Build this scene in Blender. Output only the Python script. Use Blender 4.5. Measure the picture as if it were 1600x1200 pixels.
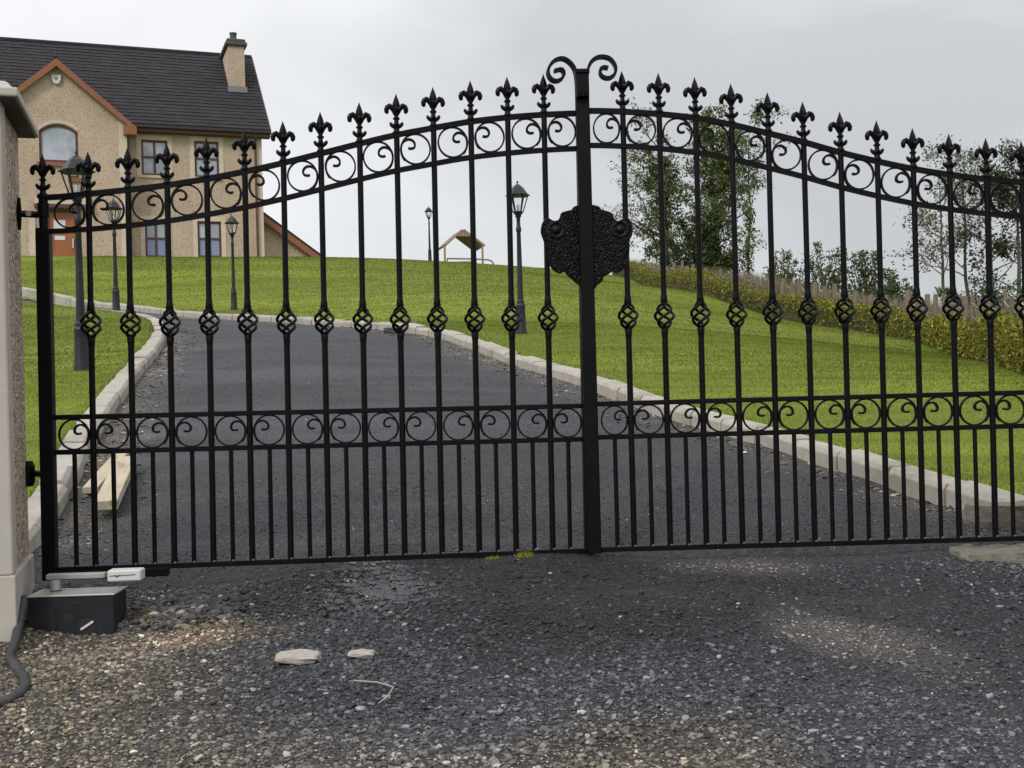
import bpy, bmesh, math, random
import numpy as np
from mathutils import Vector, Matrix

for o in list(bpy.data.objects): bpy.data.objects.remove(o)
S = bpy.context.scene
COL = S.collection
rng = np.random.default_rng(7)
random.seed(7)
PI = math.pi

# ------------------------------------------------------------------ camera
F = 1800.0            # focal length in photo pixels (1600 wide)
ROLL = 0.027
CAMZ = 1.5
cam = bpy.data.cameras.new('camera'); camo = bpy.data.objects.new('camera', cam); COL.objects.link(camo)
cr, sr = math.cos(ROLL), math.sin(ROLL)
camo.matrix_world = Matrix(((cr, sr, 0, 0), (0, 0, -1, 0), (-sr, cr, 0, CAMZ), (0, 0, 0, 1)))
cam.sensor_fit = 'HORIZONTAL'; cam.sensor_width = 36; cam.lens = 36 * F / 1600
cam.clip_start = 0.05; cam.clip_end = 3000
S.camera = camo

# ------------------------------------------------------------------ sky, sun, exposure
SKYOFF = (1.85, 1.7, 0.3)
W = bpy.data.worlds.new('World'); S.world = W; W.use_nodes = True
nt = W.node_tree; N = nt.nodes; L = nt.links; N.clear()
SUN_EL, SUN_AZ = math.radians(40), math.radians(208)      # clockwise from +Y
out = N.new('ShaderNodeOutputWorld'); bg = N.new('ShaderNodeBackground')
sky = N.new('ShaderNodeTexSky'); sky.sky_type = 'NISHITA'; sky.sun_disc = False
sky.sun_elevation = SUN_EL; sky.sun_rotation = SUN_AZ
tc = N.new('ShaderNodeTexCoord')
mp = N.new('ShaderNodeMapping'); mp.inputs['Scale'].default_value = (1.0, 1.0, 1.9); mp.inputs['Location'].default_value = (0.62, 0.2, 0.1)
n1 = N.new('ShaderNodeTexNoise'); n1.inputs['Scale'].default_value = 1.7; n1.inputs['Detail'].default_value = 5; n1.inputs['Roughness'].default_value = 0.5
n1.inputs['Distortion'].default_value = 0.6
L.new(tc.outputs['Generated'], mp.inputs['Vector']); L.new(mp.outputs['Vector'], n1.inputs['Vector'])
rp = N.new('ShaderNodeValToRGB')
rp.color_ramp.elements[0].position = 0.33; rp.color_ramp.elements[0].color = (5.0, 5.07, 5.25, 1)
rp.color_ramp.elements[1].position = 0.66; rp.color_ramp.elements[1].color = (8.9, 8.95, 9.1, 1)
n0 = N.new('ShaderNodeTexNoise'); n0.inputs['Scale'].default_value = 0.75; n0.inputs['Detail'].default_value = 1
mp0 = N.new('ShaderNodeMapping'); mp0.inputs['Location'].default_value = SKYOFF; L.new(tc.outputs['Generated'], mp0.inputs['Vector']); L.new(mp0.outputs['Vector'], n0.inputs['Vector'])
ma = N.new('ShaderNodeMath'); ma.operation = 'MULTIPLY_ADD'; ma.inputs[1].default_value = 1.3; L.new(n0.outputs['Fac'], ma.inputs[0])
mb_ = N.new('ShaderNodeMath'); mb_.operation = 'MULTIPLY_ADD'; mb_.inputs[1].default_value = 0.7; mb_.inputs[2].default_value = -0.5; L.new(n1.outputs['Fac'], mb_.inputs[0])
L.new(mb_.outputs[0], ma.inputs[2]); L.new(ma.outputs[0], rp.inputs['Fac'])
sx = N.new('ShaderNodeSeparateXYZ'); L.new(tc.outputs['Generated'], sx.inputs['Vector'])
# overcast luminance: brighter overhead than near the horizon (CIE overcast sky)
mz = N.new('ShaderNodeMath'); mz.operation = 'MULTIPLY_ADD'; mz.inputs[1].default_value = 1.55; mz.inputs[2].default_value = 0.84
mc = N.new('ShaderNodeMath'); mc.operation = 'MAXIMUM'; mc.inputs[1].default_value = 0.0
L.new(sx.outputs['Z'], mc.inputs[0]); mpw = N.new('ShaderNodeMath'); mpw.operation = 'POWER'; mpw.inputs[1].default_value = 2.0; L.new(mc.outputs[0], mpw.inputs[0]); L.new(mpw.outputs[0], mz.inputs[0])
vm = N.new('ShaderNodeVectorMath'); vm.operation = 'SCALE'; L.new(rp.outputs['Color'], vm.inputs[0]); L.new(mz.outputs[0], vm.inputs['Scale'])
mx = N.new('ShaderNodeMix'); mx.data_type = 'RGBA'; mx.inputs['Factor'].default_value = 0.93
L.new(sky.outputs['Color'], mx.inputs['A']); L.new(vm.outputs['Vector'], mx.inputs['B'])
L.new(mx.outputs['Result'], bg.inputs['Color']); bg.inputs['Strength'].default_value = 0.1
L.new(bg.outputs[0], out.inputs[0])
sd = bpy.data.lights.new('sun', 'SUN'); sd.energy = 1.5; sd.angle = math.radians(14); sd.color = (1, 0.96, 0.9)
so = bpy.data.objects.new('sun', sd); COL.objects.link(so)
sdir = Vector((math.sin(SUN_AZ) * math.cos(SUN_EL), math.cos(SUN_AZ) * math.cos(SUN_EL), math.sin(SUN_EL)))
so.rotation_euler = (-sdir).to_track_quat('-Z', 'Y').to_euler(); so.location = (-5, -3, 8)
vs = S.view_settings; vs.view_transform = 'Standard'; vs.look = 'None'; vs.exposure = 0.42; vs.gamma = 1; vs.use_curve_mapping = False
S.render.resolution_x = 1024; S.render.resolution_y = 768
S.render.engine = 'CYCLES'

# ------------------------------------------------------------------ pixel geometry
def unroll(px, py):
    u, v = (px - 800) / F, (600 - py) / F
    return cr * u + sr * v, -sr * u + cr * v            # X/Y and Z/Y
def at(px, py, Y):
    a, b = unroll(px, py); return Vector((a * Y, Y, b * Y + CAMZ))
def on_plane(px, py, P, n):
    a, b = unroll(px, py); d = Vector((a, 1, b)); C = Vector((0, 0, CAMZ))
    t = (P - C).dot(n) / d.dot(n); return C + d * t

# ------------------------------------------------------------------ terrain: a smooth sheet through surveyed spots (pixel, distance)
ctl = [(800,1200,2.98),(0,1200,3.17),(1600,1200,2.98),(300,1040,3.75),(1300,1010,3.75),
       (76,930,4.5),(110,1000,4.12),(20,1003,4.02),(500,893,4.58),(922,872,4.7),(1300,866,4.72),(1600,862,4.75),(1600,890,4.4),
       (62,852,5.47),(112,752,6.77),(183,642,9.2),(225,575,11.9),(250,525,14.9),(244,510,15.8),(200,499,17.0),(148,492,18.2),(85,487,19.5),
       (81,480,24),(220,489,21.8),(360,499,20),(490,508,17.8),(560,513,16.6),(633,520,15.2),(733,547,13.2),(800,570,12),(900,602,10.2),
       (1050,652,8.5),(1200,702,7.05),(1325,741,6.35),(1497,797,5.55),
       (500,700,7.5),(500,600,10.2),(480,540,13.6),
       (60,560,13.2),(815,538,13.4),(366,492,21.8),(182,497,18.4),
       (1590,598,10.5),(1500,571,14.5),(1390,534,20.5),(1200,500,25.5),(1100,468,28),(1000,449,37),
       (50,404.5,38),(300,406.5,37),(480,406,37),(620,409.5,38),(800,422.5,37),(960,437,38),
       (300,445,27),(600,450,25),(800,470,21)]
P = [tuple(at(*c)) for c in ctl]
P += [(-14,4,.9),(-14,-5,-.5),(14,4,.6),(14,-5,-.6),(0,-5,-.7),(-24,20,3.2),(-27,38,5.8),(14,12,1.1),(16,25,2.0),(18,42,3.3),
      (0,60,5.2),(-26,60,5.6),(26,60,2.8),(-9,44,6.0),(-2,46,5.9),(-15,44,6.1)]
P = np.array(P)
def tps_fit(P, lam=0.02):
    n = len(P); d = np.linalg.norm(P[:, None, :2] - P[None, :, :2], axis=2)
    K = np.where(d > 0, d * d * np.log(d + 1e-12), 0) + lam * np.eye(n)
    Q = np.hstack([np.ones((n, 1)), P[:, :2]])
    A = np.block([[K, Q], [Q.T, np.zeros((3, 3))]])
    return np.linalg.solve(A, np.concatenate([P[:, 2], np.zeros(3)]))
TW = tps_fit(P)
def H(x, y):
    x = np.atleast_1d(np.asarray(x, float)).ravel(); y = np.atleast_1d(np.asarray(y, float)).ravel()
    xc = np.clip(x, -28, 28); yc = np.clip(y, -7, 64)
    o = np.empty(len(x))
    for i in range(0, len(x), 20000):
        a, b = xc[i:i+20000], yc[i:i+20000]
        d2 = (a[:, None] - P[None, :, 0])**2 + (b[:, None] - P[None, :, 1])**2
        o[i:i+20000] = (0.5 * d2 * np.log(d2 + 1e-18)) @ TW[:-3] + TW[-3] + TW[-2]*a + TW[-1]*b
    far = np.clip((np.hypot(x - xc, y - yc)) / 60, 0, 1)
    return o * (1 - far) + (-1.0) * far
def h1(x, y): return float(H([x], [y])[0])
YS = np.concatenate([np.arange(2, 12, .02), np.arange(12, 60, .05)])
def ground_at(px, py):
    a, b = unroll(px, py); z = b * YS + CAMZ; hh = H(a * YS, YS)
    k = np.argmax(z < hh)
    return Vector((a * YS[k], YS[k], hh[k])) if z[k] < hh[k] else None

# ------------------------------------------------------------------ object helpers
def link(o, parent=None):
    COL.objects.link(o)
    if parent is not None: o.parent = parent
    return o
def tag(o, label=None, cat=None, group=None, kind=None):
    if label: o['label'] = label
    if cat: o['category'] = cat
    if group: o['group'] = group
    if kind: o['kind'] = kind
    return o
def thing(name, label, cat, loc=(0,0,0), rot=(0,0,0), group=None):
    o = bpy.data.objects.new(name, None); o.empty_display_size = .1
    o.location = loc; o.rotation_euler = rot; link(o)
    return tag(o, label, cat, group)
class MB:
    def __init__(s): s.v = []; s.f = []
    def add(s, vs, fs):
        k = len(s.v); s.v += [tuple(p) for p in vs]; s.f += [tuple(i + k for i in f) for f in fs]; return s
    def box(s, x0, x1, y0, y1, z0, z1):
        return s.add([(x0,y0,z0),(x1,y0,z0),(x1,y1,z0),(x0,y1,z0),(x0,y0,z1),(x1,y0,z1),(x1,y1,z1),(x0,y1,z1)],
              [(3,2,1,0),(4,5,6,7),(0,1,5,4),(1,2,6,5),(2,3,7,6),(3,0,4,7)])
    def frustum(s, b, t, z0, z1):        # b,t = (x0,x1,y0,y1)
        return s.add([(b[0],b[2],z0),(b[1],b[2],z0),(b[1],b[3],z0),(b[0],b[3],z0),(t[0],t[2],z1),(t[1],t[2],z1),(t[1],t[3],z1),(t[0],t[3],z1)],
              [(3,2,1,0),(4,5,6,7),(0,1,5,4),(1,2,6,5),(2,3,7,6),(3,0,4,7)])
    def tube(s, pts, r, n=8):
        pts = [Vector(p) for p in pts]; m = len(pts)
        if not hasattr(r, '__len__'): r = [r] * m
        T = []
        for i in range(m):
            T.append((pts[min(i+1, m-1)] - pts[max(i-1, 0)]).normalized())
        a = Vector((0, 1, 0)) if abs(T[0].y) < .9 else Vector((1, 0, 0))
        u = T[0].cross(a).normalized(); vs = []
        for i in range(m):
            u = (u - T[i] * u.dot(T[i])).normalized(); w = T[i].cross(u)
            for k in range(n):
                an = 2 * PI * k / n; vs.append(pts[i] + (u * math.cos(an) + w * math.sin(an)) * r[i])
        fs = [(i*n+k, i*n+(k+1) % n, (i+1)*n+(k+1) % n, (i+1)*n+k) for i in range(m-1) for k in range(n)]
        fs.append(tuple(range(n-1, -1, -1))); fs.append(tuple((m-1)*n + k for k in range(n)))
        return s.add(vs, fs)
    def lathe(s, prof, n=12, cx=0, cy=0, sy=1.0, rot=0):
        m = len(prof); vs = []
        for r, z in prof:
            for k in range(n):
                an = 2*PI*k/n + rot; vs.append((cx + r*math.cos(an), cy + sy*r*math.sin(an), z))
        fs = [(i*n+k, i*n+(k+1) % n, (i+1)*n+(k+1) % n, (i+1)*n+k) for i in range(m-1) for k in range(n)]
        fs.append(tuple(range(n-1, -1, -1))); fs.append(tuple((m-1)*n + k for k in range(n)))
        return s.add(vs, fs)
    def ribbon(s, pts, t, y0, y1):       # flat bar bent in the XZ plane
        pts = [Vector((p[0], p[1])) for p in pts]; m = len(pts); vs = []
        if not hasattr(t, '__len__'): t = [t] * m
        for i in range(m):
            d = (pts[min(i+1, m-1)] - pts[max(i-1, 0)]).normalized(); nn = Vector((-d.y, d.x)) * t[i] / 2
            a, b = pts[i] + nn, pts[i] - nn
            vs += [(a.x, y0, a.y), (a.x, y1, a.y), (b.x, y1, b.y), (b.x, y0, b.y)]
        fs = [(i*4+k, i*4+(k+1) % 4, (i+1)*4+(k+1) % 4, (i+1)*4+k) for i in range(m-1) for k in range(4)]
        fs += [(3,2,1,0), tuple((m-1)*4+k for k in range(4))]
        return s.add(vs, fs)
    def prism(s, poly, y0, y1):          # polygon in XZ extruded along Y
        n = len(poly); vs = [(p[0], y0, p[1]) for p in poly] + [(p[0], y1, p[1]) for p in poly]
        fs = [tuple(range(n)), tuple(range(2*n-1, n-1, -1))] + [(k, n+k, n+(k+1) % n, (k+1) % n) for k in range(n)]
        return s.add(vs, fs)
    def quad(s, a, b, c, d): return s.add([a, b, c, d], [(0,1,2,3)])
    def mesh(s, name, mat, smooth=False, bevel=0, seg=1):
        me = bpy.data.meshes.new(name); me.from_pydata(s.v, [], s.f)
        bm = bmesh.new(); bm.from_mesh(me)
        bmesh.ops.recalc_face_normals(bm, faces=bm.faces)
        if bevel:
            bmesh.ops.bevel(bm, geom=[e for e in bm.edges if e.calc_face_angle(0) > .5], offset=bevel, segments=seg, affect='EDGES', profile=.5)
        bm.to_mesh(me); bm.free()
        if smooth:
            for p in me.polygons: p.use_smooth = True
            try: me.set_sharp_from_angle(angle=math.radians(40))
            except Exception: pass
        me.materials.append(mat); return me
    def build(s, name, mat, parent=None, loc=None, **k):
        o = bpy.data.objects.new(name, s.mesh(name, mat, **k))
        if loc is not None: o.location = loc
        return link(o, parent)
def inst(name, me, parent=None, loc=(0,0,0), rot=(0,0,0), scale=None):
    o = bpy.data.objects.new(name, me); o.location = loc; o.rotation_euler = rot
    if scale is not None: o.scale = scale
    return link(o, parent)
def copy_tree(o, parent=None):
    c = o.copy(); COL.objects.link(c); c.parent = parent
    for ch in list(o.children): copy_tree(ch, c)
    return c
def np_mesh(name, verts, faces, mat, col=None, parent=None, smooth=False):
    verts = np.asarray(verts, np.float32); faces = np.asarray(faces, np.int32); k = faces.shape[1]
    me = bpy.data.meshes.new(name); me.vertices.add(len(verts)); me.vertices.foreach_set('co', verts.ravel())
    me.loops.add(faces.size); me.loops.foreach_set('vertex_index', faces.ravel())
    me.polygons.add(len(faces)); me.polygons.foreach_set('loop_start', np.arange(0, faces.size, k, dtype=np.int32))
    try: me.polygons.foreach_set('loop_total', np.full(len(faces), k, np.int32))
    except Exception: pass
    me.polygons.foreach_set('use_smooth', np.full(len(faces), smooth))
    me.update(calc_edges=True)
    if col is not None:
        a = me.attributes.new('Col', 'FLOAT_COLOR', 'POINT')
        c = np.ones((len(verts), 4), np.float32); col = np.asarray(col); c[:, :col.shape[1]] = col; a.data.foreach_set('color', c.ravel())
    me.materials.append(mat)
    return link(bpy.data.objects.new(name, me), parent)

# ------------------------------------------------------------------ materials
def material(name, base=(.5,.5,.5), rough=.6, metal=0, noise=None, bump=None, attr=False, spec=.5, extra=None, trans=0, wet=False):
    """noise: list of (scale, colour, low, high) layered over base; bump: list of (scale, strength, distance)"""
    m = bpy.data.materials.new(name); m.use_nodes = True; t = m.node_tree; b = t.nodes['Principled BSDF']
    b.inputs['Base Color'].default_value = (*base, 1); b.inputs['Roughness'].default_value = rough; b.inputs['Metallic'].default_value = metal
    b.inputs['Specular IOR Level'].default_value = spec
    tcn = t.nodes.new('ShaderNodeTexCoord'); cur = None
    def tex(scale, detail=5, dist=0, stretch=None):
        n = t.nodes.new('ShaderNodeTexNoise'); n.inputs['Scale'].default_value = scale; n.inputs['Detail'].default_value = detail
        n.inputs['Distortion'].default_value = dist; n.inputs['Roughness'].default_value = .6
        src = tcn.outputs['Object']
        if stretch:
            mpn = t.nodes.new('ShaderNodeMapping'); mpn.inputs['Scale'].default_value = stretch; t.links.new(src, mpn.inputs['Vector']); src = mpn.outputs['Vector']
        t.links.new(src, n.inputs['Vector']); return n
    if attr:
        an = t.nodes.new('ShaderNodeAttribute'); an.attribute_name = 'Col'; cur = an.outputs['Color']
        if wet:
            wr_ = t.nodes.new('ShaderNodeMapRange'); wr_.inputs['To Min'].default_value = .06; wr_.inputs['To Max'].default_value = rough
            t.links.new(an.outputs['Alpha'], wr_.inputs['Value']); t.links.new(wr_.outputs['Result'], b.inputs['Roughness'])
    for lay in (noise or []):
        sc, colr, lo, hi = lay[:4]; st = lay[4] if len(lay) > 4 else None
        n = tex(sc, stretch=st); r = t.nodes.new('ShaderNodeMapRange'); r.inputs['From Min'].default_value = lo; r.inputs['From Max'].default_value = hi
        t.links.new(n.outputs['Fac'], r.inputs['Value'])
        x = t.nodes.new('ShaderNodeMix'); x.data_type = 'RGBA'; t.links.new(r.outputs['Result'], x.inputs['Factor'])
        if cur is None: x.inputs['A'].default_value = (*base, 1)
        else: t.links.new(cur, x.inputs['A'])
        x.inputs['B'].default_value = (*colr, 1); cur = x.outputs['Result']
    if cur is not None: t.links.new(cur, b.inputs['Base Color'])
    prev = None
    for sc, stg, dist in (bump or []):
        n = tex(sc); bn = t.nodes.new('ShaderNodeBump'); bn.inputs['Strength'].default_value = stg; bn.inputs['Distance'].default_value = dist
        t.links.new(n.outputs['Fac'], bn.inputs['Height'])
        if prev: t.links.new(prev, bn.inputs['Normal'])
        prev = bn.outputs['Normal']
    if prev: t.links.new(prev, b.inputs['Normal'])
    if trans:
        tr = t.nodes.new('ShaderNodeBsdfTranslucent'); ms = t.nodes.new('ShaderNodeMixShader'); ms.inputs['Fac'].default_value = trans
        if cur is not None: t.links.new(cur, tr.inputs['Color'])
        else: tr.inputs['Color'].default_value = (*base, 1)
        o = t.nodes['Material Output']; t.links.new(b.outputs[0], ms.inputs[1]); t.links.new(tr.outputs[0], ms.inputs[2]); t.links.new(ms.outputs[0], o.inputs['Surface'])
    return m
def glass_mat(name, tint=(.9,.93,.95), rough=.02):
    m = bpy.data.materials.new(name); m.use_nodes = True; t = m.node_tree; b = t.nodes['Principled BSDF']
    b.inputs['Base Color'].default_value = (*tint, 1); b.inputs['Roughness'].default_value = rough; b.inputs['Transmission Weight'].default_value = 1; b.inputs['IOR'].default_value = 1.03
    return m
MT = {}
MT['iron'] = material('black_gate_paint', (.0022,.0023,.0032), .45, noise=[(9,(.005,.005,.006),.45,.75),(30,(.016,.013,.011),.66,.8)], bump=[(160,.15,.002)], spec=.13)
MT['plate'] = material('cast_plate_paint', (.003,.003,.004), .45, bump=[(90,.25,.003)], spec=.2)
MT['weld'] = material('weathered_weld', (.10,.10,.098), .5, metal=.2)
MT['lamp'] = material('lamp_post_paint', (.012,.015,.019), .45, noise=[(14,(.02,.024,.029),.4,.75)], spec=.3)
MT['lampglass'] = glass_mat('lamp_glass')
MT['asphalt'] = material('driveway_tarmac', (.046,.047,.054), 0.75, attr=True, wet=True, noise=[(.9,(.062,.062,.067),.5,.75,(.5,2.2,1)),(1.3,(.019,.0195,.023),.5,.72,(.6,1.6,1)),(42,(.085,.085,.09),.56,.7),(80,(.008,.008,.01),.48,.64)],
                         bump=[(60,1.0,.02),(190,.6,.006)], spec=.4)
MT['soil'] = material('ground_soil', (.09,.085,.05), .95, noise=[(2,(.05,.07,.02),.4,.6)])
MT['lawn'] = material('lawn_turf', (.115,.15,.016), .85, noise=[(.25,(.21,.235,.028),.4,.66,(.6,2.2,1)),(1.6,(.075,.108,.011),.44,.7,(.3,2.6,1)),(26,(.09,.125,.013),.45,.8),(60,(.17,.2,.04),.6,.8)], bump=[(45,.4,.02)], spec=.12)
MT['blade'] = material('grass_blade', (.1,.15,.02), .6, attr=True, spec=.2, trans=.4)
MT['kerb'] = material('concrete_kerb', (.33,.305,.265), .88, noise=[(2.3,(.24,.215,.18),.42,.68),(14,(.38,.36,.32),.5,.75),(40,(.17,.16,.13),.58,.8)], bump=[(90,.35,.004)])
MT['soffit'] = material('dark_cap_underside', (.085,.075,.065), .95, noise=[(6,(.05,.045,.04),.4,.7),(20,(.14,.125,.11),.6,.8)])
MT['conc'] = material('rough_concrete', (.14,.13,.105), .9, noise=[(5,(.085,.076,.06),.45,.7),(22,(.18,.168,.14),.5,.75)], bump=[(25,.6,.02),(110,.5,.005)])
MT['stone'] = material('loose_gravel', (.1,.1,.1), .75, attr=True, wet=True, spec=.5, bump=[(260,.3,.002)])
MT['pier'] = material('pillar_render', (.41,.375,.33), .85, noise=[(2.2,(.345,.315,.27),.45,.7),(9,(.45,.415,.365),.5,.75),(1.2,(.3,.28,.25),.6,.78,(1,1,.25))], bump=[(140,.15,.003)])
def pebble_mat(name, cols, scale, bumpd):
    m = bpy.data.materials.new(name); m.use_nodes = True; t = m.node_tree; b = t.nodes['Principled BSDF']; b.inputs['Roughness'].default_value = .85
    tcn = t.nodes.new('ShaderNodeTexCoord'); v = t.nodes.new('ShaderNodeTexVoronoi'); v.inputs['Scale'].default_value = scale
    nz = t.nodes.new('ShaderNodeTexNoise'); nz.inputs['Scale'].default_value = scale*.9; nz.inputs['Detail'].default_value = 3
    av = t.nodes.new('ShaderNodeVectorMath'); av.operation = 'MULTIPLY_ADD'; av.inputs[1].default_value = (.6/scale,)*3
    t.links.new(tcn.outputs['Object'], nz.inputs['Vector']); t.links.new(nz.outputs['Color'], av.inputs[0]); t.links.new(tcn.outputs['Object'], av.inputs[2])
    t.links.new(av.outputs['Vector'], v.inputs['Vector'])
    r = t.nodes.new('ShaderNodeValToRGB'); r.color_ramp.interpolation = 'LINEAR'
    while len(r.color_ramp.elements) < len(cols): r.color_ramp.elements.new(.5)
    for i, c in enumerate(cols):
        r.color_ramp.elements[i].position = i / (len(cols)-1); r.color_ramp.elements[i].color = (*c, 1)
    sp = t.nodes.new('ShaderNodeSeparateColor'); t.links.new(v.outputs['Color'], sp.inputs[0]); t.links.new(sp.outputs['Red'], r.inputs['Fac'])
    n2 = t.nodes.new('ShaderNodeTexNoise'); n2.inputs['Scale'].default_value = .9; n2.inputs['Detail'].default_value = 4; t.links.new(tcn.outputs['Object'], n2.inputs['Vector'])
    mr = t.nodes.new('ShaderNodeMapRange'); mr.inputs['From Min'].default_value = .3; mr.inputs['From Max'].default_value = .75; mr.inputs['To Min'].default_value = .86; mr.inputs['To Max'].default_value = 1.1
    t.links.new(n2.outputs['Fac'], mr.inputs['Value'])
    sc = t.nodes.new('ShaderNodeVectorMath'); sc.operation = 'SCALE'; t.links.new(r.outputs['Color'], sc.inputs[0]); t.links.new(mr.outputs['Result'], sc.inputs['Scale'])
    t.links.new(sc.outputs['Vector'], b.inputs['Base Color'])
    bn = t.nodes.new('ShaderNodeBump'); bn.inputs['Strength'].default_value = .9; bn.inputs['Distance'].default_value = bumpd; bn.invert = True
    t.links.new(v.outputs['Distance'], bn.inputs['Height']); t.links.new(bn.outputs['Normal'], b.inputs['Normal'])
    return m
MT['dash'] = pebble_mat('pillar_pebbledash', [(.12,.08,.055),(.50,.40,.29),(.32,.24,.165),(.64,.55,.43),(.40,.31,.21),(.2,.145,.1)], 62, .010)
MT['hwall'] = pebble_mat('house_pebbledash', [(.30,.225,.165),(.475,.37,.28),(.43,.335,.25),(.52,.41,.315)], 34, .014)
MT['hband'] = material('house_smooth_band', (.54,.45,.36), .85, noise=[(3,(.46,.38,.30),.45,.7)])
MT['tile'] = material('roof_tile', (.024,.022,.026), .8, noise=[(1.3,(.034,.031,.033),.45,.7),(9,(.016,.015,.018),.5,.75)], spec=.2)
MT['brown'] = material('brown_upvc', (.23,.085,.035), .5, noise=[(6,(.19,.07,.03),.4,.7)])
MT['dkbrown'] = material('window_frame_brown', (.075,.03,.02), .5)
MT['door'] = material('door_wood', (.30,.10,.032), .45, noise=[(5,(.24,.075,.025),.4,.7,(1,1,.2))])
MT['pane'] = material('glass_sky_reflection', (.24,.27,.32), .05, spec=1.0, noise=[(1.2,(.38,.41,.48),.45,.62)])  # pale grey base paints the sky's reflection into the glass colour
MT['blind'] = material('pale_curtain', (.6,.6,.62), .8)
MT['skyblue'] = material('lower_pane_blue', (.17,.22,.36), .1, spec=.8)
MT['lead'] = material('lead_flashing', (.16,.165,.17), .6)
MT['slate'] = material('chimney_cap_stone', (.055,.054,.056), .8, noise=[(5,(.09,.088,.09),.5,.75)])
MT['gutter'] = material('black_gutter', (.015,.014,.014), .4)
MT['white'] = material('white_plastic', (.52,.52,.5), .45)
MT['box'] = material('motor_box_paint', (.011,.012,.018), .5, noise=[(7,(.017,.018,.022),.45,.7),(4,(.06,.052,.042),.64,.8),(30,(.04,.036,.03),.62,.75)], bump=[(200,.1,.002)], spec=.25)
MT['galv'] = material('galvanised_steel', (.42,.42,.41), .45, metal=.6, noise=[(8,(.33,.32,.3),.45,.7)])
MT['pipe'] = material('black_conduit', (.03,.031,.033), .6, noise=[(10,(.07,.065,.055),.5,.75)])
MT['plank'] = material('sawn_timber', (.36,.305,.22), .85, noise=[(4,(.43,.385,.30),.4,.7,(6,.6,6)),(5,(.24,.17,.09),.56,.7,(3,1,3)),(25,(.2,.17,.13),.62,.75)])
MT['post'] = material('weathered_post', (.095,.071,.047), .9, noise=[(4,(.14,.11,.077),.4,.7,(3,3,.4)),(2,(.15,.11,.075),.55,.75)])
MT['bark'] = material('bark', (.06,.052,.042), .95, noise=[(6,(.1,.09,.075),.45,.7)], bump=[(20,.5,.03)])
MT['leaf'] = material('leaf', (.05,.07,.02), .6, attr=True, spec=.3, trans=.3)
MT['playwood'] = material('play_frame_wood', (.24,.17,.085), .8)
MT['canopy'] = material('canopy_boards', (.22,.155,.115), .8, noise=[(5,(.28,.21,.16),.45,.7)])
MT['railmetal'] = material('grey_rail', (.13,.14,.14), .5)
MT['twig'] = material('pale_twig', (.3,.28,.24), .8)

# ------------------------------------------------------------------ kerb lines, drive, lawns
def noise2(x, y, s, seed):
    r = np.random.default_rng(seed); o = np.zeros(len(x))
    for k in range(7):
        a = r.uniform(0, 2*PI); f = s*r.uniform(.6, 2.2); o += np.sin((x*math.cos(a)+y*math.sin(a))*f + r.uniform(0, 6.3))
    return o/3.5
def wetness(x, y):                     # a shallow film of water lying just outside the gate
    return np.clip(1.3-np.hypot((x+.54)/.24, (y-4.33)/.30)+.3*noise2(x, y, 8, 51), 0, 1)
def zones(x, y):
    """base colour of the apron and drive: brown earth round the pillar, tan dust patches, dark damp areas"""
    brown = np.clip((-.25-x)*.9-(y-3.45)*1.3 + .45*noise2(x, y, 2.5, 1), 0, 1)
    spill = np.clip(1.2-np.hypot((x+1.22)/.30, (y-4.02)/.075)+.35*noise2(x, y, 11, 61), 0, 1)+np.clip(1.0-np.hypot((x+1.62)/.22, (y-3.92)/.07)+.35*noise2(x, y, 11, 62), 0, 1)
    heap = np.clip(1.25-np.hypot((x+1.2)/.42, (y-4.02)/.14)+.2*noise2(x, y, 9, 6), 0, 1)
    br2 = np.clip(1-np.hypot((x-.3)/.6, (y-2.95)/.4) + .35*noise2(x, y, 4, 2), 0, 1)*.75
    edge = np.clip(1-np.abs(sdist(x, y))/.42 + .3*noise2(x, y, 5, 9), 0, 1)*np.clip((y-4.8), 0, 1)
    w = np.clip(brown+br2+heap+edge*.85, 0, 1)[:, None]
    c = np.array([.036,.037,.043])*(1-w) + np.array([.118,.099,.073])*w
    damp = np.clip(1.25-np.hypot((x-.35)/1.35, (y-4.25)/.62)+.45*noise2(x, y, 2.6, 4), 0, 1)
    far = np.clip(.4+.9*noise2(x*.7, y*1.6, 1.3, 41)+.4*noise2(x, y*2, 4, 42), 0, 1)*np.clip(y-4.7, 0, 1)
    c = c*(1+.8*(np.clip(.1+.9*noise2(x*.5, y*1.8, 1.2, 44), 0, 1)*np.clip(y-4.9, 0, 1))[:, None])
    c = c*(1-.6*(np.clip(1.25*damp+.5*far, 0, 1)[:, None]*(1-w)))
    pale = np.clip(1-np.hypot((x+.35)/.8, (y-3.0)/.5)+.4*noise2(x, y, 3, 8), 0, 1)+np.clip(1-np.hypot((x-1.1)/.7, (y-2.95)/.55)+.4*noise2(x, y, 3, 18), 0, 1)
    c = c*(1+.55*np.clip(pale, 0, 1)[:, None]*(1-w))
    q = .28*noise2(x, y, 7, 12)
    du = np.clip(1.5+q-np.hypot((x-1.10-.55*(3.82-y))/.19, (y-3.84)/.30)*1.2, 0, 1)+np.clip(1.4+q-np.hypot((x-.92)/.30, (y-4.56)/.13)*1.2, 0, 1)*.8
    du = np.clip(du, 0, 1)[:, None]*.8
    c = c*(1-du)+np.array([.155,.136,.122])*du
    sp_ = np.clip(spill, 0, 1)[:, None]*.85; c = c*(1-sp_)+np.array([.27,.20,.145])*sp_
    return c, w, np.maximum(du, sp_*.6)
def gp(l): return [ground_at(*p) for p in l]
RK = gp([(1497,797),(1407,770),(1325,741),(1254,721),(1200,702),(1100,668),(1000,634),(900,602),(867,593),(800,570),(733,547),(683,530),(633,520),(560,513),(490,508),(400,502),(360,499),(290,494.5),(220,489)])
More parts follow.
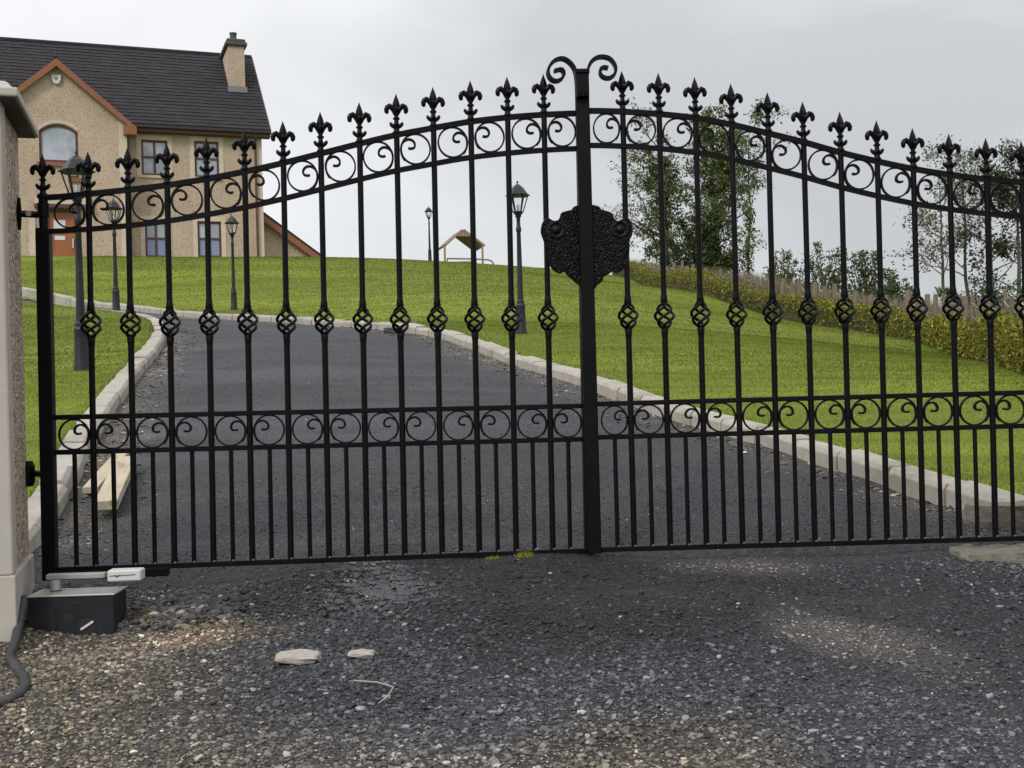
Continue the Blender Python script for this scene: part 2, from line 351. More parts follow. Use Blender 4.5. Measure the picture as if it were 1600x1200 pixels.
LK = [(-2.25,5.48),(-2.42,6.2),(-2.62,6.95),(-2.93,8.2),(-3.25,9.6),(-3.62,11.3),(-4.04,13.2),(-4.48,15.0),(-5.1,16.4),(-6.1,17.9),(-7.5,19.5),(-9.2,21.2),(-12.4,24.0)]
def v2(p): return np.array([p[0], p[1]])
def resample(pts, step):
    pts = np.array(pts); 
    # Catmull-Rom then arc-length resample
    q = []
    ext = np.vstack([2*pts[0]-pts[1], pts, 2*pts[-1]-pts[-2]])
    for i in range(1, len(ext)-2):
        p0, p1, p2, p3 = ext[i-1:i+3]
        for t in np.linspace(0, 1, 20, endpoint=False):
            q.append(.5*((2*p1)+(-p0+p2)*t+(2*p0-5*p1+4*p2-p3)*t*t+(-p0+3*p1-3*p2+p3)*t**3))
    q.append(pts[-1]); q = np.array(q)
    s = np.concatenate([[0], np.cumsum(np.linalg.norm(np.diff(q, axis=0), axis=1))])
    n = max(2, int(round(s[-1]/step))); si = np.linspace(0, s[-1], n+1)
    return np.stack([np.interp(si, s, q[:, 0]), np.interp(si, s, q[:, 1])], 1)
rk = [v2(p) for p in RK]; lk = [v2(p) for p in LK]
d = rk[0]-rk[1]; rk = [rk[0] + d/np.linalg.norm(d)*.75] + rk
rk += [np.array([-9.2, 24.6]), np.array([-12.5, 27.2])]
d = lk[0]-lk[1]; lk = [lk[0] + d/np.linalg.norm(d)*.55] + lk
# keep the sampling of the measured line smooth
def smooth(pts, deg, n):
    p = np.array(pts); t = np.concatenate([[0], np.cumsum(np.linalg.norm(np.diff(p, axis=0), axis=1))]); t /= t[-1]
    fx, fy = np.polyfit(t, p[:, 0], deg), np.polyfit(t, p[:, 1], deg); u = np.linspace(0, 1, n)
    return [np.array([np.polyval(fx, a), np.polyval(fy, a)]) for a in u]
rk = smooth(rk, 6, 24)
_unused = rk[:1] + [p for i, p in enumerate(rk[1:-2]) if i % 2 == 0] + rk[-2:]
print('RK', [tuple(np.round(p, 2)) for p in rk]); print('LK', [tuple(np.round(p, 2)) for p in lk])
RKf, LKf = resample(rk, .12), resample(lk, .12)
poly = np.vstack([RKf, LKf[::-1], [[-9, LKf[0][1]], [-9, -5], [9, -5], [9, RKf[0][1]]]])
def inside(x, y, poly):
    c = np.zeros(len(x), bool); n = len(poly)
    for i in range(n):
        x1, y1 = poly[i]; x2, y2 = poly[(i+1) % n]
        if y1 == y2: continue
        k = ((y1 > y) != (y2 > y)) & (x < (x2-x1)*(y-y1)/(y2-y1)+x1); c ^= k
    return c
def poly_dist(x, y, pl, closed=True):
    best = np.full(len(x), 1e9); n = len(pl)
    for i in range(n if closed else n-1):
        a, b = pl[i], pl[(i+1) % n]; dx, dy = b-a; l2 = dx*dx+dy*dy
        if l2 == 0: continue
        t = np.clip(((x-a[0])*dx+(y-a[1])*dy)/l2, 0, 1)
        best = np.minimum(best, (x-a[0]-t*dx)**2+(y-a[1]-t*dy)**2)
    return np.sqrt(best)
def sdist(x, y):                       # > 0 on the lawns
    return poly_dist(x, y, poly) * np.where(inside(x, y, poly), -1, 1)
def grid(xs, ys, zf, keep, name, mat, smooth=True):
    X, Y = np.meshgrid(xs, ys); x, y = X.ravel(), Y.ravel(); z = zf(x, y)
    ny, nx = X.shape; i = np.arange(nx*ny).reshape(ny, nx)
    f = np.stack([i[:-1,:-1], i[:-1,1:], i[1:,1:], i[1:,:-1]], -1).reshape(-1, 4)
    if keep is not None:
        k = keep(x, y); f = f[k[f].any(1)]
        used = np.unique(f); mpv = np.full(len(x), -1); mpv[used] = np.arange(len(used)); f = mpv[f]; x, y, z = x[used], y[used], z[used]
    return np_mesh(name, np.stack([x, y, z], 1), f, mat, smooth=smooth)
def axis(a, b, st, lo, hi, grow=1.25, cap=60):
    c = list(np.arange(a, b+st/2, st)); s = st
    while c[-1] < hi: s = min(s*grow, cap); c.append(c[-1]+s)
    s = st
    while c[0] > lo: s = min(s*grow, cap); c.insert(0, c[0]-s)
    return np.array(c)
g = grid(axis(-30, 30, 1, -600, 600), axis(-8, 64, 1, -300, 1500), lambda x, y: H(x, y) - .16, None, 'ground', MT['soil'])
tag(g, 'dark soil ground under the lawns and drive', kind='structure')
def drive_z(x, y):
    z = H(x, y)
    w = .010*np.sin(x*3.1+y*1.7)+.008*np.sin(x*7.3-y*4.1+1)+.006*np.sin(x*2.2+y*9.7)
    return z + w*np.clip((9-y)/4, .25, 1)
dr = grid(axis(-9, 7, .1, -9, 9), np.concatenate([np.arange(-5, 2.4, .4), np.arange(2.4, 6, .05), np.arange(6, 29, .1)]), drive_z, lambda x, y: sdist(x, y) < .06, 'driveway', MT['asphalt'])
_v = np.empty(len(dr.data.vertices)*3); dr.data.vertices.foreach_get('co', _v); _v = _v.reshape(-1, 3)
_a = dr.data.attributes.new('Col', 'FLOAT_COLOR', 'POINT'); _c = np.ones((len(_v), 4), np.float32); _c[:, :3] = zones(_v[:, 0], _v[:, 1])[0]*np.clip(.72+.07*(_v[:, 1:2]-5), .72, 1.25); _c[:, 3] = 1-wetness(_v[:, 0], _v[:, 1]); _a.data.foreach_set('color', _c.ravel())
tag(dr, 'dark grey gravelled tarmac drive climbing to the house', kind='structure')
def lawn_z(x, y):
    s = sdist(x, y); return H(x, y) + np.where(s > .085, .088, -.13)
la = grid(axis(-11, 8, .1, -60, 60, grow=1.12, cap=4), axis(4.9, 26, .1, 4.9, 80, grow=1.08, cap=1.5), lawn_z, lambda x, y: sdist(x, y) > .0, 'lawn', MT['lawn'])
tag(la, 'mown green lawn sloping up to the house', kind='structure')

# ------------------------------------------------------------------ kerbs
def kerb(line, step, name, label, side, lean=0.0):
    pts = resample(line, step)
    c = pts[0]; t = thing(name, label, 'kerb', (c[0], c[1], h1(*c)))
    z = H(pts[:, 0], pts[:, 1]); base = np.array([c[0], c[1], h1(*c)])
    for i in range(len(pts)-1):
        a = np.array([*pts[i], z[i]]); b = np.array([*pts[i+1], z[i+1]])
        d = (b-a); Ln = np.linalg.norm(d); d /= Ln
        n = np.array([-d[1], d[0], 0])*side; n /= np.linalg.norm(n); up = np.array([0, 0, 1.])
        j = rng.normal(0, .006, 4); g = .011
        mb = MB(); vs = []
        hw, hh = .155, .104 + j[0]*.6
        prof = [(0+j[1], -.12), (.004+j[1], hh-.028), (.028+j[1], hh), (hw+j[2], hh+.002+j[3]*.5), (hw+j[2], -.12)]
        for e, q in ((a + d*g, 0), (b - d*g, 1)):
            for (o, w) in prof: vs.append(e + n*o + up*(w + (j[3] if q else 0)) - base)
        fs = [(k, (k+1) % 5, 5+(k+1) % 5, 5+k) for k in range(5)] + [(4,3,2,1,0), (5,6,7,8,9)]
        mb.add(vs, fs).build('kerb_stone', MT['kerb'], t, bevel=.004)
    return t
kerb(rk, .43, 'kerb', 'pale concrete kerb curving along the right and far side of the drive', -1)
kerb(lk, .36, 'kerb', 'pale concrete kerb round the small left lawn behind the pillar', 1)

# ------------------------------------------------------------------ gate
def bar_mesh(h, r, name, n=10): return MB().tube([(0,0,0),(0,0,h)], r, n).mesh(name, MT['iron'], smooth=True)
def finial_mesh():
    m = MB(); k = .0026                      # metres per photo pixel at the gate
    def z(py): return (62-py)*k
    m.lathe([(.015,z(62)),(.017,z(59)),(.012,z(56)),(.011,z(52)),(.015,z(49)),(.0115,z(47)),(.0095,z(43)),(.009,z(39.5)),(.014,z(38.5)),(.014,z(36.5)),(.0085,z(35)),(.009,z(30)),(.0105,z(26))], 12)
    m.lathe([(.010,z(31)),(.0125,z(25)),(.0155,z(19)),(.0135,z(13)),(.0085,z(7)),(.0042,z(3)),(.001,z(-1))], 4, rot=0)
    for s in (-1, 1):
        m.tube([(0,0,z(34)),(s*.005,0,z(30)),(s*.011,0,z(24)),(s*.0185,0,z(20)),(s*.027,0,z(17.5)),(s*.0345,0,z(19)),(s*.039,0,z(23)),(s*.0385,0,z(27)),(s*.035,0,z(29.5))],
               [.006,.008,.010,.011,.011,.0105,.0105,.009,.005], 8)
        m.tube([(0,0,z(52)),(s*.010,0,z(49.5)),(s*.0175,0,z(48)),(s*.023,0,z(45.5)),(s*.0245,0,z(43))], [.009,.0095,.0085,.007,.003], 8)
        m.tube([(0,0,z(50)),(0,s*.012,z(48.5)),(0,s*.019,z(46.5)),(0,s*.021,z(44))], [.007,.006,.005,.002], 6)
        m.tube([(0,0,z(32)),(0,s*.01,z(26)),(0,s*.018,z(22)),(0,s*.022,z(25)),(0,s*.02,z(28))], [.006,.007,.006,.005,.003], 6)
    return m.mesh('finial', MT['iron'], smooth=True)
def basket_mesh():
    m = MB(); hh = .056
    for k in range(4):
        pts = []; n = 22
        for i in range(n+1):
            t = i/n; r = .034*(math.sin(PI*t)**.95) + .004; a = k*PI/2 + t*2*PI*.74 + .5
            pts.append((r*math.cos(a), r*math.sin(a), -hh + 2*hh*t))
        m.tube(pts, .0062, 6)
    m.lathe([(.0105,-.098),(.0135,-.078),(.0155,-.056),(.010,-.042)], 10); m.lathe([(.010,.042),(.0155,.056),(.0135,.078),(.0105,.098)], 10)
    return m.mesh('basket', MT['iron'], smooth=True)
def ring_mesh():
    R = .0585; m = MB()
    m.ribbon([(R*math.cos(a), R*math.sin(a)) for a in np.linspace(0, 2*PI, 41)], .0065, -.007, .007)
    sp = [(.70,-.78),(.84,-.6),(.95,-.35),(1.0,-.05),(.97,.22),(.86,.45),(.67,.58),(.47,.64),(.27,.60),(.11,.47),(.04,.30),(.07,.13),(.2,.04),(.38,.03),(.5,.07)]
    q = resample([np.array(p) for p in sp], .09)
    m.ribbon([(p[0]*R, p[1]*R) for p in q], [.003]+[.0085]*(len(q)-1), -.008, .008)
    return m.mesh('scroll_ring', MT['iron'], smooth=True)
FIN, BSK, RING = finial_mesh(), basket_mesh(), ring_mesh()
# left leaf plane
LB = at(72, 640, 4.485); RB = at(917, 600, 4.722)
Llen = math.hypot(RB.x-LB.x, RB.y-LB.y); Lyaw = math.atan2(RB.y-LB.y, RB.x-LB.x)
zl = at(90, 890, 4.485).z; zr = at(915, 860, 4.722).z
print('leaf', LB, RB, Llen, math.degrees(Lyaw), zl, zr)
Lroot = thing('gate_leaf', 'black wrought iron gate leaf hinged on the pillar, left of the central post', 'gate', (LB.x, LB.y, zl), (0, math.asin((zl-zr)/Llen), Lyaw), 'pair of driveway gates')
RO = at(919, 500, 4.685)
Rroot = thing('gate_leaf', 'black wrought iron gate leaf right of centre, carrying the flat central post', 'gate', (RO.x, RO.y, at(945, 858, 4.69).z), (0, 0, 0), 'pair of driveway gates')
bpy.context.view_layer.update()
def leaf_xz(root, px, py):
    M = root.matrix_world; n = M.to_3x3() @ Vector((0,1,0)); p = M.inverted() @ on_plane(px, py, M.translation, n); return p.x, p.z
def build_leaf(root, tops, lows, barpx, first, mids, xs0, xs1, flip, right=False):
    """tops / lows: pixel points along the two arched rails; mids: heights of the two straight rails"""
    T = resample([np.array(leaf_xz(root, *p)) for p in tops], .04); B = resample([np.array(leaf_xz(root, *p)) for p in lows], .04)
    T[0][0] = xs0; T[-1][0] = xs1; B[0][0] = xs0; B[-1][0] = xs1
    th = .0205
    MB().ribbon(T, th, -.011, .011).build('arched_rail', MT['iron'], root, smooth=True)
    MB().ribbon(B, th*.92, -.011, .011).build('arched_rail', MT['iron'], root, smooth=True)
    zt = lambda x: float(np.interp(x, T[:, 0], T[:, 1])); zb = lambda x: float(np.interp(x, B[:, 0], B[:, 1]))
    bx = np.array([leaf_xz(root, *p)[0] for p in barpx]); i = np.arange(len(bx)); k, c = np.polyfit(i, bx, 1); 
    print('spacing', k, 'first', c, 'ends', xs0, xs1)
    xs = [c + k*j for j in range(first)]
    m1, m2 = mids
    MB().box(xs0, xs1, -.0115, .0115, -.0105, .0105).build('bottom_rail', MT['iron'], root, bevel=.002)
    for z in mids: MB().box(xs0, xs1, -.0095, .0095, z-.0098, z+.0098).build('middle_rail', MT['iron'], root, bevel=.002)
    zk = leaf_xz(root, *barpx[0])[1]
    mem = {}
    for x in xs:
        # round bar in two lengths, joined by the twisted basket
        top = zt(x) + .006
        b = MB().tube([(0,0,.006),(0,0,zk-.06)], .0122, 10).tube([(0,0,zk+.06),(0,0,top)], .0116, 10).build('upright_bar', MT['iron'], root, (x,0,0), smooth=True)
        b.rotation_euler = (random.gauss(0,.0012), random.gauss(0,.0012), 0)
        inst('basket', BSK, b, (0,0,zk+random.uniform(-.002,.002)), (0,0,random.uniform(-.25,.25)))
        inst('finial', FIN, b, (0,0,top-.004), (0,0,random.uniform(-.08,.08)))
        inst('weld_spot', WELD, b, (0.004,-.010,.012))
    cells = [xs0] + xs + [xs1]
    for j in range(len(cells)-1):
        a, b2 = cells[j], cells[j+1]
        ea = a + (.028 if j == 0 else 0); eb = b2 - ((.016 if not right else .028) if j == len(cells)-2 else 0); x = (ea+eb)/2
        s = min(1.0, (eb-ea-.022)/.126)
        sgn = 1 if (j % 2 == 0) != flip else -1
        zz = (m1+m2)/2
        inst('scroll_ring', RING, root, (x,0,zz), (0,0,0) if sgn > 0 else (0,0,PI), (s,1,1))
        zm = (zt(x)+zb(x))/2; sl = math.atan2(zt(eb)-zt(ea), eb-ea)
        inst('scroll_ring', RING, root, (x,0,zm), (0,0,0) if sgn > 0 else (0,0,PI), (s,1,min(1.04,(zt(x)-zb(x)-.02)/.118)))
        sb = inst('short_bar', SHORT, root, (x,0,.006), (0,0,0)); sb.scale = (1,1,(m1-.012)/.45)
        inst('weld_spot', WELD, sb, (0.003,-.009,.006))
    return zt, zb
WELD = MB().lathe([(.002,-.004),(.0065,-.002),(.006,.002),(.002,.004)], 7).mesh('weld_spot', MT['weld'])
SHORT = bar_mesh(.45, .0092, 'short_bar', 8)
Ltop = [(80,309),(130,304),(197,297),(257,290),(320,280),(378,269),(437,256),(497,241),(556,226),(614,212),(672,201),(729,191),(788,184),(846,179.5),(905,177)]
Llow = [(80,362),(130,359),(197,353),(257,346),(320,336),(378,325),(437,312),(497,297),(556,282),(614,268),(672,257),(729,247),(788,240),(846,235),(905,232)]
Lb = [(140,507),(203,506),(267,505),(327,504),(387,503),(447,502),(508,501),(568,500),(625,499),(686,499),(741,498),(799,498),(855,497)]
z1 = leaf_xz(Lroot, 915, 686)[1]; z2 = leaf_xz(Lroot, 915, 634)[1]
lzt, lzb = build_leaf(Lroot, Ltop, Llow, Lb, 13, (z1, z2), 0.0, Llen, False)
Rtop = [(921,173),(972,174.5),(1027,178),(1083,184),(1137,193.5),(1195,207),(1255,222),(1312,238),(1370,252),(1425,263.5),(1480,272.5),(1537,279.5),(1592,284.5),(1660,288)]
Rlow = [(p[0], p[1]+54) for p in Rtop]
Rb = [(983,495),(1038,493.5),(1094,492),(1149,490.5),(1206,489),(1263,487),(1321,485.5),(1378,484),(1433,482.5),(1489,481),(1546,480)]
z1r = leaf_xz(Rroot, 945, 683)[1]; z2r = leaf_xz(Rroot, 945, 631)[1]
rzt, rzb = build_leaf(Rroot, Rtop, Rlow, Rb, 13, (z1r, z2r), 0.0, 2.095, False, True)
# left stile with hinge neck and finial
zs = leaf_xz(Lroot, 68, 357)[1]; zf = leaf_xz(Lroot, 62, 306)[1]; zbt = leaf_xz(Lroot, 76, 906)[1]
st = MB().box(-.026,.026,-.026,.026,zbt,zs).build('hinge_stile', MT['iron'], Lroot, bevel=.004)
MB().lathe([(.016,zs-.002),(.018,zs+.03),(.0165,zs+.042),(.0225,zs+.044),(.0225,zs+.098),(.017,zs+.1),(.018,zf-.012),(.0235,zf-.008),(.0235,zf+.004),(.015,zf+.008)], 14).build('hinge_neck', MT['iron'], st, smooth=True)
inst('finial', FIN, st, (0,0,zf-.002))
MB().box(.026,.45,-.02,.02,zbt,zbt+.034).build('foot_bar', MT['iron'], Lroot, bevel=.003)
# meeting stile of the left leaf
zmt = leaf_xz(Lroot, 904, 150)[1]
MB().box(Llen-.026,Llen+.012,-.010,.03,-.012,zmt).build('meeting_stile', MT['iron'], Lroot, bevel=.003)
# flat central post on the right leaf, top lock and scroll ribbons
ztop = leaf_xz(Rroot, 914, 113)[1]; zbc = leaf_xz(Rroot, 932, 863)[1]
ps = MB().box(-.0275,.0275,-.026,.014,zbc,ztop-.004).build('central_post', MT['iron'], Rroot, bevel=.003)
zb0 = leaf_xz(Rroot, 914, 156)[1]
MB().box(-.026,.026,-.056,-.0255,zb0,ztop-.012).box(-.029,.029,-.062,.016,ztop-.018,ztop).box(-.017,-.004,-.060,-.055,zb0+.008,zb0+.035).box(.004,.018,-.060,-.055,zb0+.006,zb0+.03).build('top_latch', MT['iron'], ps, bevel=.003)
def scroll(root, pxs, name, y0, y1):
    q = resample([np.array(leaf_xz(root, *p)) for p in pxs], .008)
    MB().ribbon(q, .0112, y0, y1).build(name, MT['iron'], root, smooth=True)
scroll(Lroot, [(903,200),(902,160),(901,128),(898,110),(891,99),(880,92),(868,94),(859,103),(856,114),(860,123),(868,127),(877,124),(881,116),(877,109),(866,111)], 'scroll_ribbon', -.02, .022)
scroll(Rroot, [(917,160),(917.5,130),(918,113),(922,100),(930,92),(941,89.5),(953,93),(961,104),(961,115),(954,122),(945,122.5),(938,117),(938,109),(944,106),(950,107.5)], 'scroll_ribbon', -.024, .016)
# ornamental cast plate, one half on each leaf
def plate(root, crop, boss, y):
    pl = np.array([leaf_xz(root, 830+c[0]/6.667, 300+c[1]/6.667) for c in crop])
    pl = resample(list(pl)+[pl[0]], .006)[:-1]
    m = MB(); m.prism([tuple(p) for p in pl[::-1]], y+.004, y+.013)
    # raised rolled rim
    rim = [(p[0], y+.004, p[1]) for p in pl]; m.tube(rim + [rim[0]], .0045, 6)
    o = m.build('ornamental_plate', MT['plate'], root, smooth=True)
    st = .0021; x0, z0 = pl.min(0); x1, z1 = pl.max(0)
    X, Z = np.meshgrid(np.arange(x0, x1, st), np.arange(z0, z1, st)); x, z = X.ravel(), Z.ravel()
    b = np.array(leaf_xz(root, 830+boss[0]/6.667, 300+boss[1]/6.667))
    db = np.hypot(x-b[0], z-b[1])
    ph = z*560 + 2.4*np.sin(x*95+z*50) + 1.9*np.sin(x*230-z*90+1.3) + 1.3*np.sin(z*170+x*60) + 1.0*np.sin(x*420+z*310)
    rel = .0032*np.sin(ph) * np.clip(db/.03-.6, 0, 1)
    rel += .012*np.sqrt(np.clip(1-(db/.018)**2, 0, 1)) + .006*np.exp(-((db-.03)/.006)**2)
    yy = y - .002 - rel
    ins = inside(x, z, pl) & (poly_dist(x, z, pl) > .003)
    ny, nx = X.shape; i = np.arange(nx*ny).reshape(ny, nx); f = np.stack([i[:-1,:-1], i[:-1,1:], i[1:,1:], i[1:,:-1]], -1).reshape(-1, 4)
    f = f[ins[f].all(1)]; u = np.unique(f); mpv = np.full(len(x), -1); mpv[u] = np.arange(len(u))
    np_mesh('relief', np.stack([x, yy, z], 1)[u], mpv[f], MT['plate'], parent=o, smooth=True)
plate(Lroot, [(545,150),(510,155),(470,160),(430,180),(415,205),(370,215),(310,235),(300,270),(280,305),(240,320),(200,310),(165,290),(125,320),(105,370),(100,430),(115,480),(135,540),(140,620),(152,665),(178,700),(185,735),(195,775),(225,815),(290,850),(310,835),(345,830),(370,870),(410,900),(450,940),(490,965),(545,972)], (250,405), -.03)
plate(Rroot, [(615,148),(650,150),(700,165),(725,195),(780,210),(830,230),(845,265),(870,305),(910,315),(960,290),(1000,285),(1035,330),(1045,400),(1035,460),(1015,500),(1012,600),(1002,700),(985,760),(950,800),(890,838),(855,822),(825,828),(800,850),(745,880),(735,920),(690,955),(615,960)], (925,395), -.014)
# right-hand stile just beyond the picture
MB().box(2.095-.001,2.095+.05,-.026,.026,-.03,rzt(2.09)-.05).build('hinge_stile', MT['iron'], Rroot, bevel=.004)

# ------------------------------------------------------------------ pillars
PYAW = math.radians(16.6)
def pillar(corner, label, side, z0, ztopc, zpl):
    """corner: inner front corner; side=-1 pillar extends to the left of it"""
    t = thing('gate_pillar', label, 'pillar', (corner[0], corner[1], z0), (0, 0, PYAW if side < 0 else -PYAW), None)
    w = .56; xa, xb = (-w, 0) if side < 0 else (0, w)
    zc, zp = ztopc - z0, zpl - z0
    core = MB().box(xa+.010, xb-.010, .016, w-.004, zp-.02, zc+.02).build('pebbledash_core', MT['dash'], t)
    for (cx0, cx1) in ((xa, xa+.10), (xb-.10, xb)):
        for (cy0, cy1) in ((0, .10), (w-.025, w)):
            if cy0 == 0: MB().box(cx0, cx1, cy0, cy1, zp, zc).build('corner_band', MT['pier'], t, bevel=.008, seg=2)
            elif cx0 == (xa if side < 0 else xb-.10): MB().box(cx0 if cx0 == xa else cx1-.03, cx0+.03 if cx0 == xa else cx1, cy0, cy1, zp, zc).build('corner_band', MT['pier'], t, bevel=.005)
    MB().box(xa+.1, xb-.1, .004, .05, zp+.0, zc).build('front_panel', MT['pier'], t)
    MB().box(xa-.006, xb+.006, -.006, w+.006, -.35, zp).build('plinth', MT['pier'], t, bevel=.004, seg=2)
    o = .062
    cap = MB().box(xa-o, xb+o, -o, w+o, zc, zc+.032).build('cap', MT['pier'], t, bevel=.006, seg=2)
    MB().box(xa-o+.012, xb+o-.012, -o+.012, w+o-.012, zc-.004, zc-.001).build('cap_underside', MT['soffit'], cap)  # thin separate sheet, darker than the rest of the cap
    m = MB(); prev = (xa-o+.012, xb+o-.012, -o+.012, w+o-.012); zz = zc+.030
    for ins, dz in ((.014,.012),(.022,.012),(.036,.009),(.06,.006),(.11,.008),(.20,.02)):
        cur = (xa-o+ins+.012, xb+o-ins-.012, -o+ins+.012, w+o-ins-.012); m.frustum(prev, cur, zz, zz+dz); prev = cur; zz += dz
    m.build('cap_moulding', MT['pier'], cap, smooth=True)
    return t
c1 = at(8, 400, 4.02)
zb1 = at(20, 1003, 4.02).z; zcap = at(29, 147, 3.95).z; zpl = at(22, 899, 4.02).z
pillar((c1.x, 4.02), 'cream rendered gate pillar with pebbledash panel and moulded cap at left edge', -1, zb1, zcap, zpl)
# hinge between pillar and left leaf
hz = at(45, 334, 4.45).z
pa = on_plane(30, 334, Vector((c1.x, 4.02, 0)), Vector((math.cos(PYAW), math.sin(PYAW), 0)))
q0 = Lroot.matrix_world.inverted() @ Vector((LB.x, LB.y, hz)); q1 = Lroot.matrix_world.inverted() @ pa
hin = MB().tube([q0, q1], .013, 4).build('hinge_arm', MT['iron'], Lroot)
mb = MB(); mb.tube([q1+Vector((0,0,-.062)), q1+Vector((-.002,.004,0)), q1+Vector((0,0,.062))], [.006,.011,.006], 6); mb.build('wall_plate', MT['iron'], hin)
qm = q0.lerp(q1, .5); mb = MB(); mb.tube([qm+Vector((0,-.012,0)), qm+Vector((0,-.024,0))], .0105, 8); mb.build('bolt', MT['galv'], hin)
pl_ = on_plane(54, 735, Vector((c1.x, 4.02, 0)), Vector((math.cos(PYAW), math.sin(PYAW), 0)))
q2 = Lroot.matrix_world.inverted() @ Vector((LB.x, LB.y+.02, pl_.z)); q3 = Lroot.matrix_world.inverted() @ Vector((pl_.x, LB.y+.06, pl_.z))
lh = MB().tube([q2, q3], .013, 6).build('hinge_arm', MT['iron'], Lroot)
mb = MB(); mb.tube([q3.lerp(q2, .35)+Vector((0,0,-.05)), q3.lerp(q2, .35)+Vector((0,0,-.03)), q3.lerp(q2, .35)+Vector((0,0,.03)), q3.lerp(q2, .35)+Vector((0,0,.05))], [.018,.027,.027,.018], 12); mb.build('hinge_barrel', MT['iron'], lh)
# right-hand pillar stands just beyond the picture
rp_ = (RO.x+2.095+.16, 4.45)
pillar(rp_, 'cream rendered gate pillar carrying the right gate leaf, beyond the right edge', 1, h1(*rp_)-.02, zcap, zpl)

# ------------------------------------------------------------------ gate motor and arm
mo = at(45, 998, 4.15)
mt = thing('gate_motor_box', 'black steel gate motor box on the gravel beside the pillar', 'motor box', (mo.x, mo.y, mo.z-.01), (0, 0, math.radians(2)))
hb = at(45, 935, 4.15).z - mo.z + .01
wb = at(176, 930, 4.15).x - mo.x
m = MB(); m.box(0, wb, 0, .15, -.05, hb)
m.build('housing', MT['box'], mt, bevel=.004)
MB().box(-.004, wb+.004, -.004, .154, hb+.001, hb+.008).build('lid', MT['galv'] , mt, bevel=.003)
def disc(x, z, r, parent, mat, name):
    m = MB(); m.tube([(x,-.002,z),(x,.003,z)], r, 16); return m.build(name, mat, parent)
disc(.145, .078, .019, mt, MT['gutter'], 'cable_hole'); dd = disc(.21, .048, .031, mt, MT['gutter'], 'release_knob')
MB().box(-.004,.004,-.008,-.002,-.026,.026).build('knob_bar', MT['white'], dd, (.21,0,.052)).rotation_euler = (0, math.radians(58), 0)
MB().box(.165,.19,-.003,.002,.128,.135).build('vent_slot', MT['gutter'], mt)
MB().prism([(.0,.015),(.09,.02),(.1,.06),(.09,.115),(.0,.115)], -.003, .002).build('cable_cutout', MT['gutter'], mt)
MB().lathe([(.021,hb+.012),(.021,hb+.05)], 16, cx=.065, cy=.10).build('drive_spindle', MT['galv'], mt, smooth=True)
ar = bpy.data.objects.new('drive_arm', None); ar.location = (.065, .10, hb+.05); link(ar, mt)
MB().box(-.03,.185,-.018,.018,.001,.02).build('arm_bar', MT['galv'], ar, bevel=.003)
blk = MB().box(.197,.32,-.03,.03,-.012,.03).build('end_block', MT['white'], ar, bevel=.005)
em = MB(); em.ribbon([(.222+.022*t, .009+.0035*math.sin(t*9)) for t in np.linspace(0,1,24)], .002, -.0325, -.030); em.ribbon([(.205,.01),(.30,.013)], .0015, -.0325, -.0302); em.build('maker_mark', MT['gutter'], blk)
# conduit
cpts = [at(38,935,4.16), at(30,975,4.05), at(24,1003,3.95), at(14,1012,3.86), at(25,1022,3.78), at(38,1048,3.70), at(40,1062,3.64), at(30,1078,3.58), at(10,1085,3.54), at(-25,1090,3.5), at(-70,1092,3.5)]
q = []
for i, p in enumerate(cpts):
    p = p.copy(); gz = h1(p.x, p.y)+.016
    if i >= 3: p.z = gz
    q.append(p)
mb = MB(); mb.tube(q, .0165, 10)
tag(mb.build('conduit', MT['pipe'], smooth=True), 'black plastic conduit looping from the motor box onto the gravel', 'conduit')

# ------------------------------------------------------------------ planks, rubble, stones, twig
def plank(p, dims, rot, label):
    m = MB(); a, b, c = dims
    m.box(-a/2, a/2, -b/2, b/2, 0, c); o = m.build('plank', MT['plank'], bevel=.003); o.location = p; o.rotation_euler = rot
    return tag(o, label, 'plank', 'timber offcuts by the kerb')
sl = math.atan(.155)
def lay_plank(pa, pb, w, th, lift, label):
    a, b = ground_at(*pa), ground_at(*pb); a.z += lift; b.z += lift; d = b-a
    plank((a+b)/2, (w, d.length, th), (math.atan2(d.z, math.hypot(d.x, d.y)), 0, math.atan2(-d.x, d.y)), label)
lay_plank((166,812), (199,738), .115, .05, .045, 'pale sawn plank lying uppermost on the gravel by the left kerb')
lay_plank((142,778), (190,722), .085, .04, .022, 'narrower yellow plank lying half under the pale plank by the left kerb')
def rock(loc, dims, seed, mat, label, cat, name, rough=.12, rot=0, flat=False, sub=3):
    r = np.random.default_rng(seed); bm = bmesh.new(); bmesh.ops.create_cube(bm, size=1)
    bmesh.ops.subdivide_edges(bm, edges=bm.edges[:], cuts=sub, use_grid_fill=True)
    for v in bm.verts:
        c = v.co.copy(); k = 1 - .16*(abs(c.x)*abs(c.y)+abs(c.y)*abs(c.z)+abs(c.x)*abs(c.z))*2
        v.co = Vector((c.x*dims[0]*k, c.y*dims[1]*k, c.z*dims[2]*(1 if flat else k))) + Vector(r.normal(0, rough, 3))*min(dims)
    me = bpy.data.meshes.new(name); bm.to_mesh(me); bm.free(); me.materials.append(mat)
    o = bpy.data.objects.new(name, me); o.location = loc; o.rotation_euler = (0, 0, rot); link(o); return tag(o, label, cat)
p = at(1504, 880, 4.48); zt_ = at(1600, 846, 4.68).z-.022
rock((p.x+.22, 4.64, zt_-.075), (.44, .32, .15), 3, MT['conc'], 'broken rough concrete footing below the bottom rail at the right edge', 'concrete', 'concrete_footing', .03, flat=True, sub=7)
p = at(1521, 838, 5.14)
rock((p.x+.18, 5.25, p.z+.05), (.36, .2, .16), 5, MT['conc'], 'paler concrete block behind the bars where the right kerb ends', 'concrete', 'concrete_block', .014, flat=True, sub=6)
p = ground_at(466, 1031)
